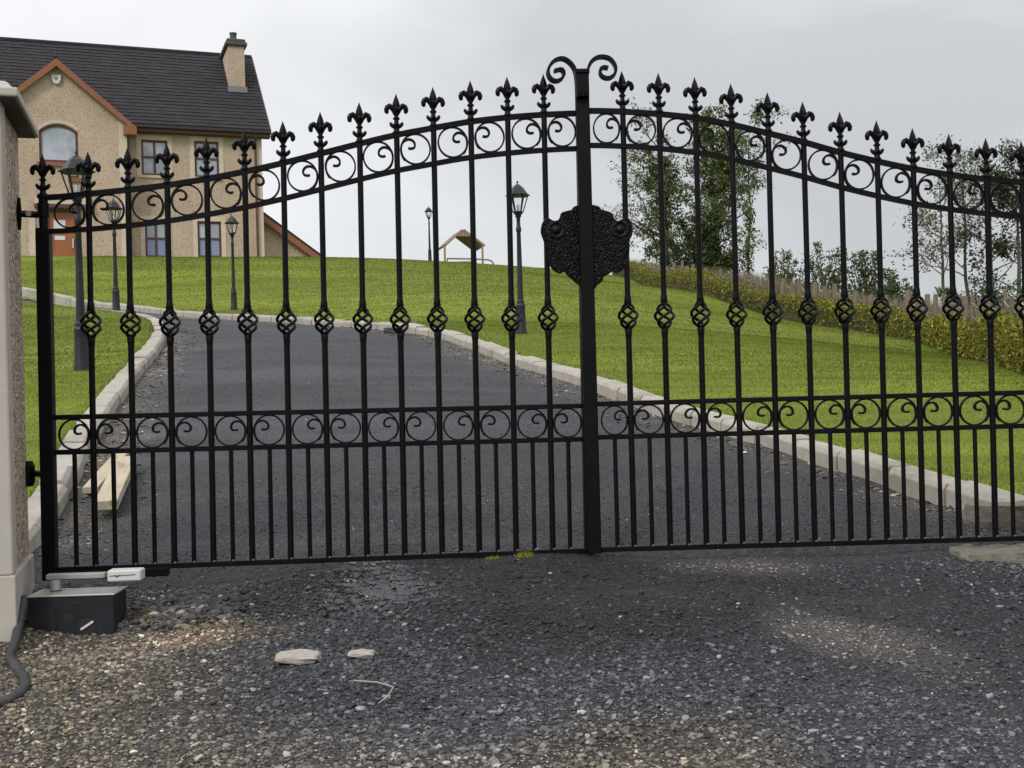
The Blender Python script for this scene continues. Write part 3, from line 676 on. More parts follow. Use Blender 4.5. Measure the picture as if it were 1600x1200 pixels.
rock((p.x, p.y, p.z+.004), (.15, .1, .028), 11, MT['kerb'], 'flat pale stone slab lying in the gravel, left of centre', 'stone', 'flat_stone', .09)
p = ground_at(565, 1025)
rock((p.x, p.y, p.z+.002), (.09, .06, .018), 12, MT['kerb'], 'small brown flat stone just right of the pale slab', 'stone', 'flat_stone', .09)
p = ground_at(612, 521)
rock((p.x, p.y, p.z+.03), (.22, .12, .09), 14, MT['gutter'], 'small dark object at the foot of the far kerb', 'debris', 'dark_debris', .05)
tp = [ground_at(553,1077), ground_at(590,1079), ground_at(615,1087), ground_at(606,1099), ground_at(592,1110)]
mb = MB(); mb.tube([(p.x, p.y, p.z+.02) for p in tp], .0022, 6)
tag(mb.build('bent_twig', MT['twig']), 'thin pale bent twig lying on the foreground gravel', 'twig')

# ------------------------------------------------------------------ loose gravel
ICO_V = np.array([(0,0,1)]+[(.894*math.cos(a), .894*math.sin(a), .447) for a in np.arange(5)*2*PI/5]+[(.894*math.cos(a), .894*math.sin(a), -.447) for a in np.arange(5)*2*PI/5+PI/5]+[(0,0,-1)])
ICO_F = np.array([(0,1+k,1+(k+1)%5) for k in range(5)]+[(1+k,6+k,1+(k+1)%5) for k in range(5)]+[(1+(k+1)%5,6+k,6+(k+1)%5) for k in range(5)]+[(11,6+(k+1)%5,6+k) for k in range(5)])
OCT_V = np.array([(1,0,0),(0,1,0),(-1,0,0),(0,-1,0),(0,0,1),(0,0,-1)], float)
OCT_F = np.array([(0,1,4),(1,2,4),(2,3,4),(3,0,4),(1,0,5),(2,1,5),(3,2,5),(0,3,5)])
def stones(n, xr, yr, smin, smax, V, Fc, name, dens=None, sink=.35, label=''):
    x = rng.uniform(*xr, n); y = rng.uniform(*yr, n)
    k = sdist(x, y) < -.01
    if dens is not None: k &= rng.random(n) < dens(x, y)
    x, y = x[k], y[k]; n = len(x)
    s = smin*(smax/smin)**(rng.random(n)**2.2)
    sc = np.stack([s*rng.uniform(.75, 1.35, n), s*rng.uniform(.7, 1.2, n), s*rng.uniform(.3, .62, n)], 1)/2
    a = rng.uniform(0, 2*PI, n); tlt = rng.normal(0, .3, n)
    v = V[None]*sc[:, None]*(1+rng.normal(0, .16, (n, len(V), 1)))
    vx = v[..., 0]*np.cos(tlt)[:, None]-v[..., 2]*np.sin(tlt)[:, None]; vz = v[..., 0]*np.sin(tlt)[:, None]+v[..., 2]*np.cos(tlt)[:, None]
    wx = vx*np.cos(a)[:, None]-v[..., 1]*np.sin(a)[:, None]; wy = vx*np.sin(a)[:, None]+v[..., 1]*np.cos(a)[:, None]
    z = drive_z(x, y) + sc[:, 2]*sink*.7
    vs = np.stack([wx+x[:, None], wy+y[:, None], vz+z[:, None]], -1).reshape(-1, 3)
    fs = (Fc[None]+(np.arange(n)*len(V))[:, None, None]).reshape(-1, 3)
    base, w, du = zones(x, y)
    lum = np.exp(rng.normal(.05, .62, n))[:, None]; hue = 1+rng.normal(0, .03, (n, 3))
    c = base*lum*hue
    pale = rng.random(n) < .012; c[pale] = np.array([.30,.29,.265])*rng.uniform(.5, 1.0, (pale.sum(), 1))
    gloss = wetness(x, y)
    c *= (1-.35*gloss)[:, None]
    c = np.clip(c, .008, .6)
    o = np_mesh(name, vs, fs, MT['stone'], col=np.repeat(np.hstack([c, 1-gloss[:, None]]), len(V), 0))
    return tag(o, label, 'gravel', kind='stuff')
near = lambda x, y: np.clip(.45+.5*noise2(x, y, 2.0, 3)+np.clip((4.3-y)*.9, 0, .8), .15, 1)*np.clip(1.05-zones(x, y)[2][:, 0], .2, 1)
stones(56000, (-2.0, 2.1), (2.75, 4.6), .009, .026, ICO_V, ICO_F, 'gravel', near, label='loose grey and brown gravel on the apron before the gate')
stones(110000, (-2.4, 2.6), (2.7, 6.6), .005, .014, OCT_V, OCT_F, 'fine_gravel', lambda x, y: np.clip((6.6-y)/1.2, 0, 1), label='fine grey chippings bedded over the drive near the gate')
stones(80000, (-4.8, 2.6), (5.4, 15), .006, .017, OCT_V, OCT_F, 'drive_gravel', lambda x, y: np.clip((y-5.4)/1.2, 0, 1)*np.clip((15-y)/8, 0, 1)**.8*np.clip(.65+.6*noise2(x*.5, y*2, 1.5, 77), .15, 1), label='fine grey chippings on the drive beyond the gate')
ed = lambda x, y: np.clip(1.1-np.abs(sdist(x, y))/.4, 0, 1)
stones(60000, (-5.5, 2.6), (5.0, 17), .014, .05, OCT_V, OCT_F, 'kerb_side_gravel', ed, label='loose brownish stones gathered along the kerbs')
# stone heap beside the motor box
hp = lambda x, y: np.clip(1.3-np.hypot((x+1.2)/.24, (y-4.3)/.15), 0, 1)
stones(3500, (-1.5, -.9), (4.0, 4.7), .018, .045, ICO_V, ICO_F, 'rubble', hp, sink=.9, label='heap of larger stones right of the motor box')

# ------------------------------------------------------------------ thin film of water just outside the gate
MT['film'] = material('water_film', (.022,.023,.026), .10, spec=.6, bump=[(55,.5,.012),(160,.35,.004)])
def film_keep(x, y):                   # broken into small glints between the stones
    return .55*noise2(x, y, 75, 71)+.6*noise2(x, y, 150, 72)+.35*noise2(x, y, 18, 74) > -.65+1.2*np.hypot((x+.52)/.20, (y-4.36)/.27)
pf = grid(np.arange(-.95, -.1, .006), np.arange(3.95, 4.75, .008), lambda x, y: drive_z(x, y)+.0035+.0015*noise2(x, y, 60, 73), film_keep, 'puddle', MT['film'])
tag(pf, 'shallow shiny wet patch on the gravel outside the left gate leaf', kind='structure')

# ------------------------------------------------------------------ grass blades
def blades(n, xr, yr, hgt, wid, y0, name, label, mask=None, cols=None, lean=.5):
    x = rng.uniform(*xr, n); u = rng.random(n); y = yr[0]*(yr[1]/yr[0])**u        # fewer with distance
    s = sdist(x, y); k = s > .15
    if mask is not None: k &= mask(x, y)
    x, y, s = x[k], y[k], s[k]; n = len(x); z = H(x, y)+.08
    hh = hgt*rng.uniform(.55, 1.25, n)*(1+np.clip(.3-s, 0, .3)*2); ww = wid*np.clip(y/y0, 1, 4)*rng.uniform(.7, 1.3, n); hh *= np.clip(y/y0, 1, 1.5)**.5
    a = rng.uniform(0, 2*PI, n); la_ = rng.uniform(0, lean, n); b = rng.uniform(0, 2*PI, n)
    p0 = np.stack([x-ww*np.cos(a), y-ww*np.sin(a), z], 1); p1 = np.stack([x+ww*np.cos(a), y+ww*np.sin(a), z], 1)
    p2 = np.stack([x+hh*la_*np.cos(b), y+hh*la_*np.sin(b), z+hh], 1)
    v = np.stack([p0, p1, p2], 1).reshape(-1, 3); f = np.arange(3*n).reshape(n, 3)
    c1, c2, c3 = cols or (np.array([.078,.112,.011]), np.array([.195,.215,.03]), np.array([.30,.28,.10]))
    t = np.clip(.42+.34*noise2(x*.25, y*2.6, 2.4, 21)+.3*noise2(x, y, .8, 23)+.3*noise2(x, y, 7, 22)+rng.normal(0, .25, n), 0, 1)[:, None]
    c = c1*(1-t)+c2*t; st = rng.random(n) < .04; c[st] = c3
    o = np_mesh(name, v, f, MT['blade'], col=np.repeat(c, 3, 0)); return tag(o, label, 'grass', kind='stuff')
blades(520000, (-7.5, 6.0), (5.0, 16), .019, .0026, 7, 'grass', 'short green lawn grass on both sides of the drive')
blades(260000, (-13, 9), (14, 40), .022, .006, 14, 'far_grass', 'short green lawn grass on the slope below the house')

# ------------------------------------------------------------------ lamp posts
LH = 1.82
def make_lamp():
    t = thing('lamp_post', 'x', 'lamp post', group='lamp posts round the lawn')
    k = LH/248.0          # from the lamp by the central post: 248 px tall
    def z(py): return (533-py)*k
    MB().lathe([(.066,-.05),(.066,z(529)),(.060,z(526)),(.056,z(502)),(.052,z(490)),(.056,z(488)),(.056,z(486)),(.045,z(484)),(.047,z(480)),(.036,z(478))], 16).build('base', MT['lamp'], t, smooth=True)
    MB().lathe([(.037,z(480)),(.030,z(420)),(.024,z(368)),(.031,z(366)),(.033,z(362)),(.027,z(359)),(.022,z(354)),(.024,z(345)),(.040,z(341)),(.022,z(338))], 14).build('shaft', MT['lamp'], t, smooth=True)
    hd = MB().lathe([(.02,z(341)),(.05,z(338)),(.064,z(335)),(.055,z(334))], 6).build('lantern_base', MT['lamp'], t)
    r0, r1, za, zb_ = .06, .122, z(335), z(308)
    ca = MB()
    for i in range(6):
        a = 2*PI*i/6; ca.tube([(r0*math.cos(a), r0*math.sin(a), za), (r1*math.cos(a), r1*math.sin(a), zb_)], .0075, 5)
    ca.build('lantern_frame', MT['lamp'], t)
    gl = MB().lathe([(r0-.004,za+.002),(r1-.006,zb_-.002)], 6)
    gl.build('lantern_glass', MT['lampglass'], t)
    MB().lathe([(.008,za),(.018,za+.03),(.02,za+.07),(.008,za+.09)], 10).build('bulb', MT['white'], t, smooth=True)
    rf = MB().lathe([(.146,zb_-.006),(.15,zb_+.004),(.125,zb_+.012),(.092,z(300)),(.07,z(295.5)),(.04,z(292)),(.034,z(291)),(.02,z(290))], 6).build('lantern_roof', MT['lamp'], t)
    MB().lathe([(.01,z(291)),(.006,z(288.5)),(.013,z(286.5)),(.008,z(284.5)),(.002,z(284))], 10).build('roof_knob', MT['lamp'], rf, smooth=True)
    return t
lamp0 = make_lamp()
specs = [((815,533),None,'dark lamp post on the right lawn, just left of the central gate post'),
         ((128,577),11.2,'nearest lamp post, tall behind the left gate stile on the small lawn'),
         ((182,493),18.3,'lamp post on the far edge of the small left lawn, before the orange door'),
         ((366,488),21.9,'lamp post beyond the far kerb before the lower right house window'),
         ((672,412),38.3,'small distant lamp post on the hill crest beside the wooden shelter')]
for i, (pp, dist, lab) in enumerate(specs):
    o = lamp0 if i == 0 else copy_tree(lamp0)
    if dist is None:
        p = ground_at(*pp)
    else:
        p = at(*pp, dist)
    o.location = (p.x, p.y, h1(p.x, p.y)+.085); o['label'] = lab; o.rotation_euler = (0, 0, .3*i)
    if i == 1: o.scale = (1.17, 1.17, 1.17)
    print('lamp', i, p, h1(p.x, p.y), 'wanted z', p.z)

# ------------------------------------------------------------------ house
HY = math.radians(20.5)
HO = at(413, 405, 41.0)
hu, hv = Vector((math.cos(HY), math.sin(HY), 0)), Vector((-math.sin(HY), math.cos(HY), 0))
house = thing('house', 'cream pebbledashed two-storey house with dark tiled roof on the hilltop', 'house', HO, (0, 0, HY))
def uw(px, py, v=0.0):
    p = on_plane(px, py, HO + hv*v, hv) - HO; return p.dot(hu), p.z
def wall_holes(name, u0, u1, w0, w1, holes, v, mat, reveal=.12):
    us = sorted({u0, u1, *[h[0] for h in holes], *[h[1] for h in holes]}); ws = sorted({w0, w1, *[h[2] for h in holes], *[h[3] for h in holes]})
    m = MB()
    for i in range(len(us)-1):
        for j in range(len(ws)-1):
            a, b, c, d_ = us[i], us[i+1], ws[j], ws[j+1]
            if any(a >= h[0]-1e-6 and b <= h[1]+1e-6 and c >= h[2]-1e-6 and d_ <= h[3]+1e-6 for h in holes): continue
            m.quad((a,v,c),(b,v,c),(b,v,d_),(a,v,d_))
    for h in holes:
        a, b, c, d_ = h; r = v+reveal
        m.quad((a,v,c),(a,r,c),(a,r,d_),(a,v,d_)); m.quad((b,r,c),(b,v,c),(b,v,d_),(b,r,d_)); m.quad((a,v,c),(b,v,c),(b,r,c),(a,r,c)); m.quad((a,r,d_),(b,r,d_),(b,v,d_),(a,v,d_))
    me = bpy.data.meshes.new(name); me.from_pydata(m.v, [], m.f); me.materials.append(mat)
    return link(bpy.data.objects.new(name, me), house)
def window(h, v, lower=False, cross=True):
    a, b, c, d_ = h; f = .07; r = v+.05
    m = MB()
    m.box(a,b,r,r+.06,c,c+f); m.box(a,b,r,r+.06,d_-f,d_); m.box(a,a+f,r+.001,r+.061,c+f,d_-f); m.box(b-f,b,r+.001,r+.061,c+f,d_-f)
    um = (a+b)/2; wm = c+(d_-c)*.52
    m.box(um-f*.55,um+f*.55,r+.003,r+.055,c+f,d_-f); m.box(a+f,b-f,r-.003,r+.052,wm-f*.5,wm+f*.5)
    w = m.build('window', MT['dkbrown'], house)
    for (x0, x1) in ((a+f, um-f*.55), (um+f*.55, b-f)):
        for (y0, y1, mm) in ((c+f, wm-f*.5, MT['skyblue'] if lower else MT['pane']), (wm+f*.5, d_-f, MT['pane'])):
            MB().box(x0, x1, r+.03, r+.036, y0, y1).build('pane', mm, w)
    MB().box(a-.06, b+.06, v-.06, v+.02, c-.09, c-.005).build('sill', MT['hband'], w)
    sb = .16
    MB().box(a-sb, a-.002, v-.018, v+.01, c-.09, d_+sb).box(b+.002, b+sb, v-.018, v+.01, c-.09, d_+sb).box(a-.002, b+.002, v-.018, v+.01, d_+.002, d_+sb).build('surround', MT['hband'], w)
w0 = -.6
we = uw(413, 203)[1]                                     # eaves height
ugr = uw(200, 300)[0]                                    # where the gabled bay meets the main wall
def rect(x0, x1, y0, y1, v=0.0):
    a = uw(x0, (y0+y1)/2, v)[0]; b = uw(x1, (y0+y1)/2, v)[0]; c = uw((x0+x1)/2, y1, v)[1]; d_ = uw((x0+x1)/2, y0, v)[1]; return (a, b, c, d_)
holes = [rect(221,262,219,274), rect(304,342,221,277), rect(227,261,345,402), rect(309,346,346,402)]
# real pairs share sizes
hw_ = (holes[0][1]-holes[0][0]+holes[1][1]-holes[1][0])/2
dep = 7.6
LU = -17.0
wall_holes('wall', ugr-1.0, 0, w0, we, holes, 0.0, MT['hwall'])
for i, h in enumerate(holes): window(h, 0.0, lower=i > 1)
lh_ = [(-14.6,-13.7,holes[0][2],holes[0][3]), (-14.6,-13.7,holes[2][2],holes[2][3])]
wall_holes('wall', LU, ugr-1.0, w0, we, lh_, 0.0, MT['hwall'])
for i, h in enumerate(lh_): window(h, 0.0, lower=i > 0)
bd = MB(); bd.quad((0,0,w0),(0,dep,w0),(0,dep,we),(0,0,we)); bd.add([(0,0,we),(0,dep,we),(0,dep/2,we+3.5)], [(0,1,2)]); bd.quad((LU,dep,w0),(0,dep,w0),(0,dep,we),(LU,dep,we)); bd.quad((LU,0,w0),(LU,dep,w0),(LU,dep,we),(LU,0,we)); bd.add([(LU,0,we),(LU,dep,we),(LU,dep/2,we+3.5)], [(0,1,2)])
bd.build('gable_wall', MT['hwall'], house)
MB().box(-.30, .012, -.022, .3, w0, we-.02).build('corner_band', MT['hband'], house)
# gabled bay
vb = -.75
ap = uw(88, 99, vb); re = uw(197, 187, vb); 
ub0, ub1 = 2*ap[0]-re[0], re[0]; wbe = uw(197, 190, vb)[1]
aw = rect(61,122,194,254,vb); dh = rect(73,127,327,404,vb); dh = (dh[0], dh[1], w0, dh[3])
sidew = rect(50,68,338,404,vb); 
wl = wall_holes('bay_wall', ub0, ub1, w0, wbe, [aw, dh], vb, MT['hwall'])
m = MB(); m.add([(ub0,vb,wbe),(ub1,vb,wbe),((ub0+ub1)/2,vb,wbe+(ap[1]-wbe)*.97)], [(0,1,2)]); m.quad((ub1,vb,w0),(ub1,.3,w0),(ub1,.3,wbe),(ub1,vb,wbe)); m.quad((ub0,vb,w0),(ub0,.3,w0),(ub0,.3,wbe),(ub0,vb,wbe))
m.build('bay_gable', MT['hwall'], house)
MB().box(ub1-.25, ub1+.012, vb-.02, vb+.1, w0, wbe-.02).build('corner_band', MT['hband'], house)
# arched window of the bay
a, b, c, d_ = aw; rise = (d_-c)*.2; uc = (a+b)/2; R = ((b-a)**2/4+rise**2)/(2*rise)
arch = [(u, d_-R+math.sqrt(max(R*R-(u-uc)**2, 0))) for u in np.linspace(a, b, 15)]
m = MB()
for i in range(14):
    p0, p1 = arch[i], arch[i+1]
    m.quad((p0[0],vb,p0[1]),(p1[0],vb,p1[1]),(p1[0],vb,d_+.001),(p0[0],vb,d_+.001)); m.quad((p0[0],vb,p0[1]),(p1[0],vb,p1[1]),(p1[0],vb+.12,p1[1]),(p0[0],vb+.12,p0[1]))
m.build('arch_spandrel', MT['hwall'], house)
fr = [(p[0], p[1]-.04) for p in arch]
aww = MB().ribbon(fr, .085, vb+.04, vb+.1).box(a, a+.08, vb+.04, vb+.1, c, d_-rise).box(b-.08, b, vb+.04, vb+.1, c, d_-rise).box(a, b, vb+.03, vb+.1, c, c+.09).build('arched_window', MT['dkbrown'], house)
MB().prism([(a+.06,c+.06),(b-.06,c+.06)]+[(p[0], p[1]-.06) for p in arch[::-1][1:-1]], vb+.08, vb+.088).build('pane', MT['pane'], aww)
MB().box(a-.08, b+.08, vb-.07, vb+.03, c-.13, c-.002).build('sill', MT['brown'], aww)
MB().prism([(b-.30,c+.1),(b-.1,c+.1),(b-.1,d_-rise),(b-.42,d_-rise*.6)], vb+.12, vb+.14).build('curtain', MT['blind'], aww)
MB().prism([(p[0], p[1]+.03) for p in arch]+[(p[0], p[1]+.14) for p in arch[::-1]], vb-.02, vb+.01).build('surround', MT['hband'], aww)
# front door
a, b, c, d_ = dh
dm = (a+b)/2
dr_ = MB().box(a+.08, b-.08, vb+.07, vb+.12, c, d_-.1).build('door', MT['door'], house)
MB().box(a, a+.078, vb+.03, vb+.1, c, d_).box(b-.078, b, vb+.03, vb+.1, c, d_).box(a+.078, b-.078, vb+.03, vb+.1, d_-.098, d_).build('door_frame', MT['dkbrown'], dr_)
dw = uw(93, 351, vb); 
MB().box(dw[0]-.18, dw[0]+.18, vb+.06, vb+.071, dw[1]-.14, dw[1]+.16).build('door_light', MT['blind'], dr_)
MB().box(dw[0]-.16, dw[0]+.16, vb+.055, vb+.068, dw[1]-.50, dw[1]-.36).build('letter_plate', MT['blind'], dr_)
hd_ = uw(114, 380, vb); MB().box(hd_[0]-.02, hd_[0]+.02, vb+.02, vb+.069, hd_[1]-.15, hd_[1]+.15).build('handle', MT['white'], dr_)
for z_ in (.75, 1.5):
    MB().box(a+.2, b-.2, vb+.064, vb+.0705, d_-z_-.03, d_-z_).build('panel_rail', MT['door'], dr_)
ln = uw(100, 322, vb)
MB().box(a-.35, b+.35, vb-.22, vb+.02, d_+.02, d_+.14).build('porch_canopy', MT['dkbrown'], house)
MB().box(a-.35, b+.35, vb-.14, vb-.002, d_+.141, d_+.36).build('porch_lintel', MT['hband'], house)
sc_ = rect(48,56,335,404,vb); MB().box(sc_[0]-.05, sc_[1], vb-.05, vb+.01, w0, sc_[3]).build('porch_pilaster', MT['hband'], house)
# alarm box
al = uw(88, 124, vb)
ab = MB().prism([(al[0]-.16,al[1]+.14),(al[0]+.16,al[1]+.14),(al[0]+.15,al[1]-.02),(al[0]+.07,al[1]-.17),(al[0]-.07,al[1]-.17),(al[0]-.15,al[1]-.02)], vb-.09, vb-.002).build('alarm_box', MT['white'], house, bevel=.015)
MB().box(al[0]-.04, al[0]+.04, vb-.093, vb-.089, al[1]-.05, al[1]+.06).build('alarm_mark', MT['lead'], ab)
# roofs: courses of lapped tiles
def tiles(p0, udir, sdir, nrm, width, slope, tw, th_, name, clip=None, jit=.008):
    m = MB(); nr = int(slope/th_); nc = int(width/tw)
    for r in range(nr+1):
        for c in range(-1, nc+1):
            x0 = (c + (.5 if r % 2 else 0))*tw; x1 = x0+tw*.985
            x0, x1 = max(x0, 0), min(x1, width)
            if x1-x0 < .03: continue
            s0 = r*th_; s1 = min(s0+th_*1.12, slope)
            if clip and not clip((x0+x1)/2, s0+th_/2): continue
            j = random.uniform(0, jit)
            q = [p0+udir*x0+sdir*s0+nrm*(.034+j), p0+udir*x1+sdir*s0+nrm*(.034+j), p0+udir*x1+sdir*s1+nrm*(.012+j), p0+udir*x0+sdir*s1+nrm*(.012+j), p0+udir*x0+sdir*s0, p0+udir*x1+sdir*s0]
            m.add(q, [(0,1,2,3),(4,5,1,0),(4,0,3),(5,2,1)])
    me = bpy.data.meshes.new(name); me.from_pydata(m.v, [], m.f); me.materials.append(MT['tile'])
    o = link(bpy.data.objects.new(name, me), house); o['kind'] = 'stuff'; return o
ridge_v = dep/2; wr = uw(383, 89, ridge_v)[1]; ve = -.32
we_ = uw(425, 204, ve)[1]; ur = .28
slope = math.hypot(ridge_v-ve, wr-we_); sd_ = Vector((0, ridge_v-ve, wr-we_)).normalized(); nr_ = Vector((0, -sd_.z, sd_.y))
print('roof pitch', math.degrees(math.atan2(wr-we_, ridge_v-ve)), 'eaves', we, 'ridge', wr)
wbr = ap[1]                                               # bay ridge height
def on_bay(x, s):                                          # tiles hidden under the bay roof are left out
    u = LU + x; w = we_ + sd_.z*s
    half = (wbr-w)*(ub1+.3-(ub0+ub1)/2)/(wbr-wbe) if wbr > wbe else 0
    return not abs(u-(ub0+ub1)/2) < half-.25
tiles(Vector((LU, ve, we_)), Vector((1,0,0)), sd_, nr_, ur-LU, slope, .36, .235, 'roof_tiles', on_bay)
rb = MB(); rb.quad((LU,ve,we_-.01),(ur,ve,we_-.01),(ur,ridge_v,wr-.01),(LU,ridge_v,wr-.01)); rb.quad((LU,ridge_v,wr-.01),(ur,ridge_v,wr-.01),(ur,dep+.32,we_-.01),(LU,dep+.32,we_-.01))
roof = rb.build('roof', MT['tile'], house)
MB().tube([(LU,ridge_v,wr+.0),(ur,ridge_v,wr+.0)], .09, 8).build('ridge_cap', MT['tile'], roof)
MB().prism([(ve-.02,we_-.16),(ridge_v,wr-.16),(ridge_v,wr+.03),(ve-.02,we_+.03)], ur-.02, ur+.03)
vg = MB()
for s in (0, 1):
    A = (ve, we_) if s == 0 else (dep+.32, we_)
    vg.add([(ur-.01,A[0],A[1]-.16),(ur+.04,A[0],A[1]-.16),(ur+.04,ridge_v,wr-.16),(ur-.01,ridge_v,wr-.16),(ur-.01,A[0],A[1]+.02),(ur+.04,A[0],A[1]+.02),(ur+.04,ridge_v,wr+.02),(ur-.01,ridge_v,wr+.02)], [(0,1,2,3),(4,5,6,7),(0,1,5,4),(1,2,6,5),(2,3,7,6),(3,0,4,7)])
vg.build('verge_board', MT['dkbrown'], roof)
MB().box(ub1-.5, ur, ve+.02, ve+.06, we_-.24, we_-.03).build('fascia', MT['dkbrown'], roof)
MB().box(ub1-.5, ur, ve+.06, .02, we_-.25, we_-.2).build('soffit', MT['dkbrown'], roof)
MB().box(ub1-.3, ur, ve-.1, ve+.01, we_-.12, we_-.02).build('gutter', MT['gutter'], roof)
# bay roof
um = (ub0+ub1)/2; oh = .32
k_ = (wbr-wbe)/(ub1-um)
for s in (-1, 1):
    e = Vector((um+s*(ub1-um+oh), vb-.22, wbr-k_*(ub1-um+oh))); top = Vector((um, vb-.22, wbr+.06)); dd_ = top-e; dd_.z -= 0
    sdn = dd_.normalized(); nn_ = Vector((0,1,0)).cross(sdn); nn_ = nn_ if nn_.z > 0 else -nn_
    # run back until it meets the main slope
    def above_main(x, t, e_=e, d_=sdn):
        q = e_ + Vector((0,1,0))*x + d_*t
        return q.z > we_ + (q.y-ve)*sd_.z/sd_.y - .25
    tiles(e, Vector((0,1,0)), sdn, nn_, 4.0, dd_.length, .36, .235, 'roof_tiles', above_main)
    m = MB(); d2 = .20
    a0, a1 = e+Vector((0,-.02,.05)), top+Vector((0,-.02,.05))
    m.add([a0, a1, a1+Vector((0,0,-d2-.05)), a0+Vector((0,0,-d2)), a0+Vector((0,.05,0)), a1+Vector((0,.05,0)), a1+Vector((0,.05,-d2-.05)), a0+Vector((0,.05,-d2))], [(0,1,2,3),(4,5,6,7),(0,1,5,4),(1,2,6,5),(2,3,7,6),(3,0,4,7)])
    m.build('bargeboard', MT['brown'], roof)
    m = MB(); m.quad(e, top, top+Vector((0,1.1,0)), e+Vector((0,1.1,0))); m.build('bay_soffit', MT['brown'], roof)
    MB().prism([(e.x-s*.42,e.z-.20),(e.x-s*.42,e.z+.1),(e.x,e.z+.05),(e.x,e.z-.20)], e.y-.03, e.y+.5).build('eaves_box', MT['brown'], roof)
MB().tube([(um,vb-.22,wbr+.09),(um,2.6,wbr+.09)], .08, 8).build('ridge_cap', MT['tile'], roof)
# chimney
vc = 1.75
cu0, cu1 = uw(357, 105, vc)[0], uw(382.5, 105, vc)[0]; wct = uw(370, 72, vc)[1]; wcb = we_+(vc-ve)*sd_.z/sd_.y-.4
ch = MB().box(cu0, cu1, vc, vc+1.75, wcb, wct).build('chimney', MT['hwall'], roof)
MB().box(cu0-.1, cu1+.1, vc-.1, vc+1.85, wct, wct+.15).box(cu0-.04, cu1+.04, vc-.04, vc+1.79, wct+.151, wct+.27).build('chimney_cap', MT['slate'], ch, bevel=.03)
ptz = wct+.27
MB().lathe([(.15,ptz),(.135,ptz+.06),(.12,ptz+.3),(.14,ptz+.32),(.14,ptz+.38),(.11,ptz+.39)], 12, cx=(cu0+cu1)/2-.02, cy=vc+.6).build('chimney_pot', MT['slate'], ch, smooth=True)
fz = we_+(vc-ve)*sd_.z/sd_.y
MB().box(cu0-.05, cu1+.05, vc-.16, vc-.005, fz-.12, fz+.12).build('flashing', MT['lead'], ch)
# downpipe
dpu = uw(400, 300)[0]
MB().tube([(dpu,-.32,we_-.1),(dpu,-.3,we_-.25),(dpu,-.09,we_-.45),(dpu,-.085,w0)], .045, 8).build('downpipe', MT['dkbrown'], house)
bp = uw(200, 190, vb); MB().tube([(ub1+.1,vb-.02,wbe-.1),(ub1+.09,-.06,wbe-.4),(ub1+.09,-.06,w0)], .04, 8).build('downpipe', MT['lead'], house)
# lean-to at the right end
e0 = uw(421, 345, .8); e1 = uw(500, 403, .8)
m = MB(); m.prism([(0.0,w0),(e1[0],w0),(e1[0],e1[1]-.1),(e0[0],e0[1]-.1),(0.0,e0[1]-.05)], .8, 5.0); lt = m.build('lean_to', MT['hwall'], house)
dsl = Vector((e1[0]-e0[0], 0, e1[1]-e0[1])); nml = Vector((-dsl.z, 0, dsl.x)).normalized()
A = Vector((0.0, .55, e0[1]-(e1[1]-e0[1])/(e1[0]-e0[0])*e0[0])); B = Vector((e1[0], .55, e1[1])); 
B = A + (B-A)*1.06
m = MB(); o_ = nml*.09; m.add([A,B,B+Vector((0,4.7,0)),A+Vector((0,4.7,0)),A+o_,B+o_,B+o_+Vector((0,4.7,0)),A+o_+Vector((0,4.7,0))], [(3,2,1,0),(4,5,6,7),(0,1,5,4),(1,2,6,5),(2,3,7,6),(3,0,4,7)])
m.build('lean_to_roof', MT['tile'], lt)
m = MB(); o_ = nml*-.2; A2, B2 = A+Vector((0,-.03,0)), B+Vector((0,-.03,0)); m.add([A2,B2,B2+Vector((0,.05,0)),A2+Vector((0,.05,0)),A2+o_,B2+o_,B2+o_+Vector((0,.05,0)),A2+o_+Vector((0,.05,0))], [(3,2,1,0),(4,5,6,7),(0,1,5,4),(1,2,6,5),(2,3,7,6),(3,0,4,7)])
m.build('bargeboard', MT['brown'], lt)

# ------------------------------------------------------------------ wooden play shelter and its rail
SY = 40.0
def sp(px, py, Y=SY): return at(px, py, Y)
s0 = sp(722, 413); sh = thing('play_shelter', 'small wooden play shelter with pitched board roof on the hill crest', 'shelter', (s0.x, s0.y, s0.z))
def sl_(px, py, Y=SY): return sp(px, py, Y)-s0
bk = 1.3
A, Bp, C = sl_(698, 383.5), sl_(724, 360), sl_(757, 385)
off = Vector((-.40, bk, -.04))
for (p, q) in ((A, Bp), (Bp, C)):
    m = MB(); d_ = (q-p).normalized(); n_ = Vector((-d_.z, 0, d_.x))*.07
    nb = 6
    for i in range(nb):
        t0, t1 = i/nb+.004, (i+1)/nb-.004
        a0, a1 = p+off*t0, q+off*t0; b0, b1 = p+off*t1, q+off*t1
        MB().add([a0,a1,b1,b0,a0+n_,a1+n_,b1+n_,b0+n_], [(3,2,1,0),(4,5,6,7),(0,1,5,4),(1,2,6,5),(2,3,7,6),(3,0,4,7)]).build('roof_board', MT['canopy'], sh)
MB().prism([(sl_(713,369).x,sl_(713,369).z),(sl_(735,369).x,sl_(735,369).z),(Bp.x,Bp.z-.02)], .02, .05).build('gable_board', MT['canopy'], sh)
for px in (695, 754):
    p = sl_(px, 384); q_ = sl_(px+1, 420); 
    for dv in (.03, bk-.05):
        oo = off*(dv/bk); MB().box(p.x-.035+oo.x, p.x+.035+oo.x, p.y+dv-.035, p.y+dv+.035, q_.z-.5, p.z-.0).build('post', MT['playwood'], sh)
m = MB(); p, q_ = sl_(690, 409), sl_(742, 409); MB().box(p.x, q_.x, .3, .42, p.z-.05, p.z+.03).build('platform_edge', MT['playwood'], sh)
for i in range(7):
    x = p.x+.12+i*(q_.x-p.x-.2)/6.5; MB().box(x, x+.07, .25, .29, p.z-.35, p.z-.0).build('baluster', MT['playwood'], sh)
